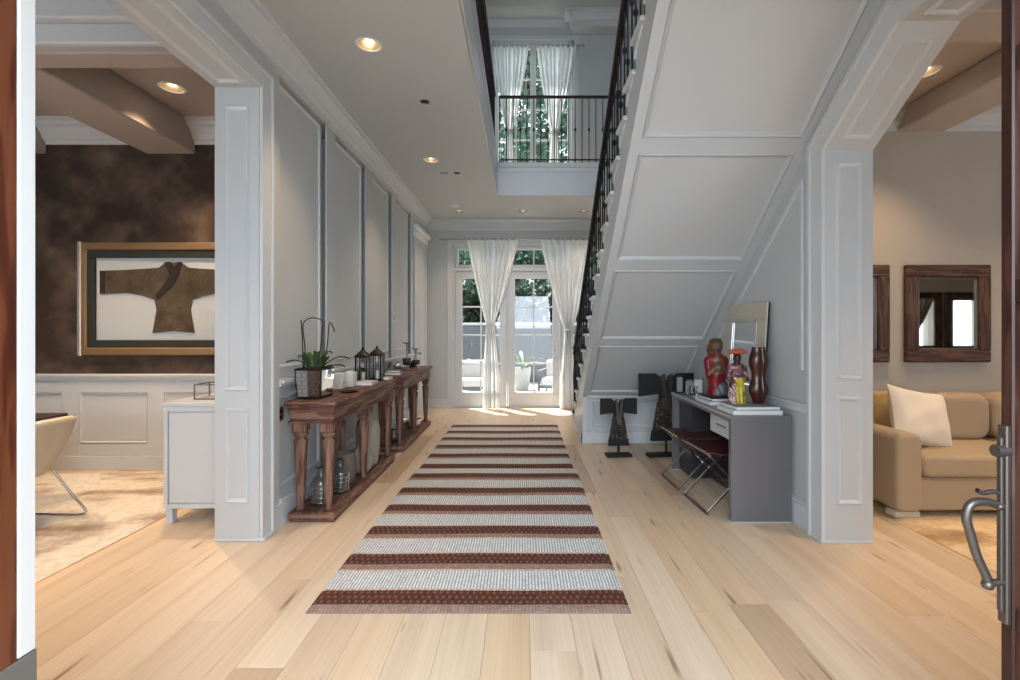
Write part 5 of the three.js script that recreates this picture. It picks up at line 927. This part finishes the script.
// ---------------------------------------------------------------- garden beyond the glazed doors and ground in front
{
  const g = structure('ground');
  obj('patio_paving', cb(-6, 8, -0.25, -0.04, FAR + 0.22, 13.4, 0), M.paving, g);
  obj('lawn', cb(-30, 30, -0.3, -0.1, 13.4, 40, 0), std(lin(0.06, 0.10, 0.03), 1), g);
  obj('front_porch', cb(-8, 12, -0.25, -0.03, -8, 0.05, 0), M.paving, g);
  const w = thing('garden_wall', 'grey plastered garden wall behind the patio', 'wall', V(0.5, -0.1, 13.5));
  obj('wall_body', cb(-9, 10, -0.1, 1.55, 13.4, 13.6, 0.01), M.plaster, w); obj('coping', cb(-9, 10, 1.55, 1.62, 13.36, 13.64, 0.01), M.paving, w);
}
function tree(label, x, d, trunkH, crownH, rad, n, hue, name = 'tree', big = 1, low = 0) {
  const t = thing(name, label, 'tree', V(x, -0.1, d), 'trees in the garden');
  obj('trunk', [bar(V(x, -0.1, d), V(x + 0.1, trunkH, d), rad * 0.09, rad * 0.06, 10), ...[0, 1, 2, 3, 4].map((k) => bar(V(x + 0.1, trunkH * (0.7 + 0.06 * k), d), V(x + Math.cos(k * 1.3) * rad * 0.7, trunkH + crownH * (0.2 + 0.1 * k), d + Math.sin(k * 1.3) * rad * 0.7), rad * 0.035, rad * 0.012, 6))], M.bark, t);
  const lg = new THREE.BufferGeometry(); const L = 0.085 * big; lg.setAttribute('position', new THREE.Float32BufferAttribute([0, 0, 0, L * 0.45, L * 0.5, 0.012, 0, L * 1.2, 0, 0, 0, 0, 0, L * 1.2, 0, -L * 0.45, L * 0.5, 0.012], 3)); lg.computeVertexNormals();
  const im = new THREE.InstancedMesh(lg, M.foliage, n), m = new THREE.Matrix4(), q = new THREE.Quaternion(), e = new THREE.Euler(), col = new THREE.Color();
  const blobs = []; for (let k = 0; k < 14; k++) { const a = rnd() * 6.28, r = Math.sqrt(rnd()) * rad * 0.7; blobs.push([x + Math.cos(a) * r, trunkH + low + rr(0.08, 0.92) * crownH, d + Math.sin(a) * r, rad * rr(0.32, 0.52)]); }
  for (let i = 0; i < n; i++) {
    const b = blobs[i % 14], th = rnd() * 6.28, ph = Math.acos(rr(-1, 1)), r = b[3] * Math.pow(rnd(), 0.35), s = rr(0.8, 1.9);
    e.set(rnd() * 6.28, rnd() * 6.28, rnd() * 6.28); q.setFromEuler(e);
    m.compose(new THREE.Vector3(b[0] + Math.sin(ph) * Math.cos(th) * r - x, b[1] + Math.cos(ph) * r * 0.8 + 0.1, -(b[2] + Math.sin(ph) * Math.sin(th) * r) + d), q, new THREE.Vector3(s, s, s));
    im.setMatrixAt(i, m); const v = rr(0.4, 1.0); im.setColorAt(i, col.setRGB(hue[0] * v, hue[1] * v, hue[2] * v));
  }
  im.name = 'foliage'; im.userData = { kind: 'stuff' }; im.castShadow = im.receiveShadow = true; t.add(im);
}
tree('broad green garden tree seen through the left garden door', -1.9, 18.2, 1.6, 3.4, 2.0, 7000, [0.055, 0.16, 0.075]);
tree('broad green garden tree seen through the middle garden door', 0.9, 18.8, 1.5, 4.0, 2.2, 8000, [0.05, 0.14, 0.075]);
tree('dark green garden tree at the right beyond the patio', 3.9, 18.4, 1.4, 3.6, 2.0, 5000, [0.04, 0.12, 0.06]);
tree('tall garden tree seen through the upper window, left side', -1.0, 22.5, 5.0, 12.0, 3.6, 20000, [0.06, 0.15, 0.08], 'tree', 1.5);
tree('tall garden tree seen through the upper window, right side', 2.2, 23.5, 5.0, 12.5, 3.6, 20000, [0.055, 0.15, 0.08], 'tree', 1.5);
tree('pale green garden tree at the far left beyond the wall', -5.2, 19.5, 2.0, 4.6, 2.4, 5000, [0.06, 0.15, 0.07]);
for (let k = 0; k < 4; k++) tree(['round dark shrub above the garden wall, leftmost of four', 'round dark shrub above the garden wall, second of four from the left', 'round dark shrub above the garden wall, third of four from the left', 'round dark shrub above the garden wall, rightmost of four'][k], -3.0 + k * 2.3, 15.3, 0.9, 2.3, 1.5, 6000, [0.035, 0.085, 0.05], 'garden_shrub', 1.5);
function pottedPlant(label, x, d, r, h, leafLen, n) {
  const t = thing('potted_palm', label, 'plant', V(x, -0.04, d), 'white patio pots');
  obj('pot', lathe([[0, 0], [r * 0.7, 0], [r, h], [r * 0.92, h], [r * 0.85, h - 0.05], [0, h - 0.05]], x, -0.04, d, 24), M.outWhite, t);
  for (let k = 0; k < n; k++) { const a = k / n * 6.28 + rr(-0.2, 0.2), up = rr(0.5, 1.1), pos = [], idx = []; for (let i = 0; i <= 8; i++) { const q = i / 8, rad = leafLen * q * 0.8, y = h - 0.06 + leafLen * up * q - leafLen * 0.55 * q * q, w = 0.045 * Math.sin(Math.PI * Math.min(0.97, q * 0.9 + 0.08)); pos.push(x + Math.cos(a) * rad - Math.sin(a) * w, y, -(d + Math.sin(a) * rad + Math.cos(a) * w), x + Math.cos(a) * rad + Math.sin(a) * w, y, -(d + Math.sin(a) * rad - Math.cos(a) * w)); } for (let i = 0; i < 8; i++) { const q = i * 2; idx.push(q, q + 1, q + 2, q + 1, q + 3, q + 2); } const g = new THREE.BufferGeometry(); g.setAttribute('position', new THREE.Float32BufferAttribute(pos, 3)); g.setIndex(idx); g.computeVertexNormals(); const lm = k ? t.userData.lm : (t.userData.lm = std(lin(0.05, 0.12, 0.05), 0.6, { side: THREE.DoubleSide })); obj('frond', g, lm, t); }
  delete t.userData.lm;
}
pottedPlant('white patio pot with arching fronds outside the middle garden door', -0.02, 11.6, 0.22, 0.55, 0.75, 13); pottedPlant('white patio pot with arching fronds outside the left garden door', -1.15, 11.3, 0.24, 0.5, 0.7, 13);
function patioChair(label, x, d, turn) {
  const t = thing('patio_chair', label, 'chair', V(x, -0.04, d), 'white patio armchairs'), y = -0.04;
  obj('seat_cushion', soft(x - 0.3, x + 0.3, y + 0.28, y + 0.44, d - 0.32, d + 0.3, 0.03), M.outWhite, t); obj('back_cushion', soft(x - 0.3, x + 0.3, y + 0.42, y + 0.8, d + 0.16, d + 0.32, 0.03), M.outWhite, t);
  for (const s of [-1, 1]) { obj('arm', cb(x + s * 0.34 - 0.03, x + s * 0.34 + 0.03, y + 0.55, y + 0.6, d - 0.34, d + 0.36, 0.006), M.plaster, t); for (const q of [-0.32, 0.33]) obj('leg', cb(x + s * 0.34 - 0.02, x + s * 0.34 + 0.02, y, y + 0.55, d + q - 0.02, d + q + 0.02, 0.003), M.plaster, t); }
  obj('frame', cb(x - 0.34, x + 0.34, y + 0.22, y + 0.28, d - 0.32, d + 0.34, 0.004), M.plaster, t); t.rotation.y = turn;
}
patioChair('white cushioned patio armchair outside the left garden door', -1.0, 10.1, 0.2); patioChair('white cushioned patio armchair outside the right side of the middle door', 0.75, 10.3, -0.3);

scene.traverse((o) => { if (o.userData?._at) delete o.userData._at; });
renderer.render(scene, camera);
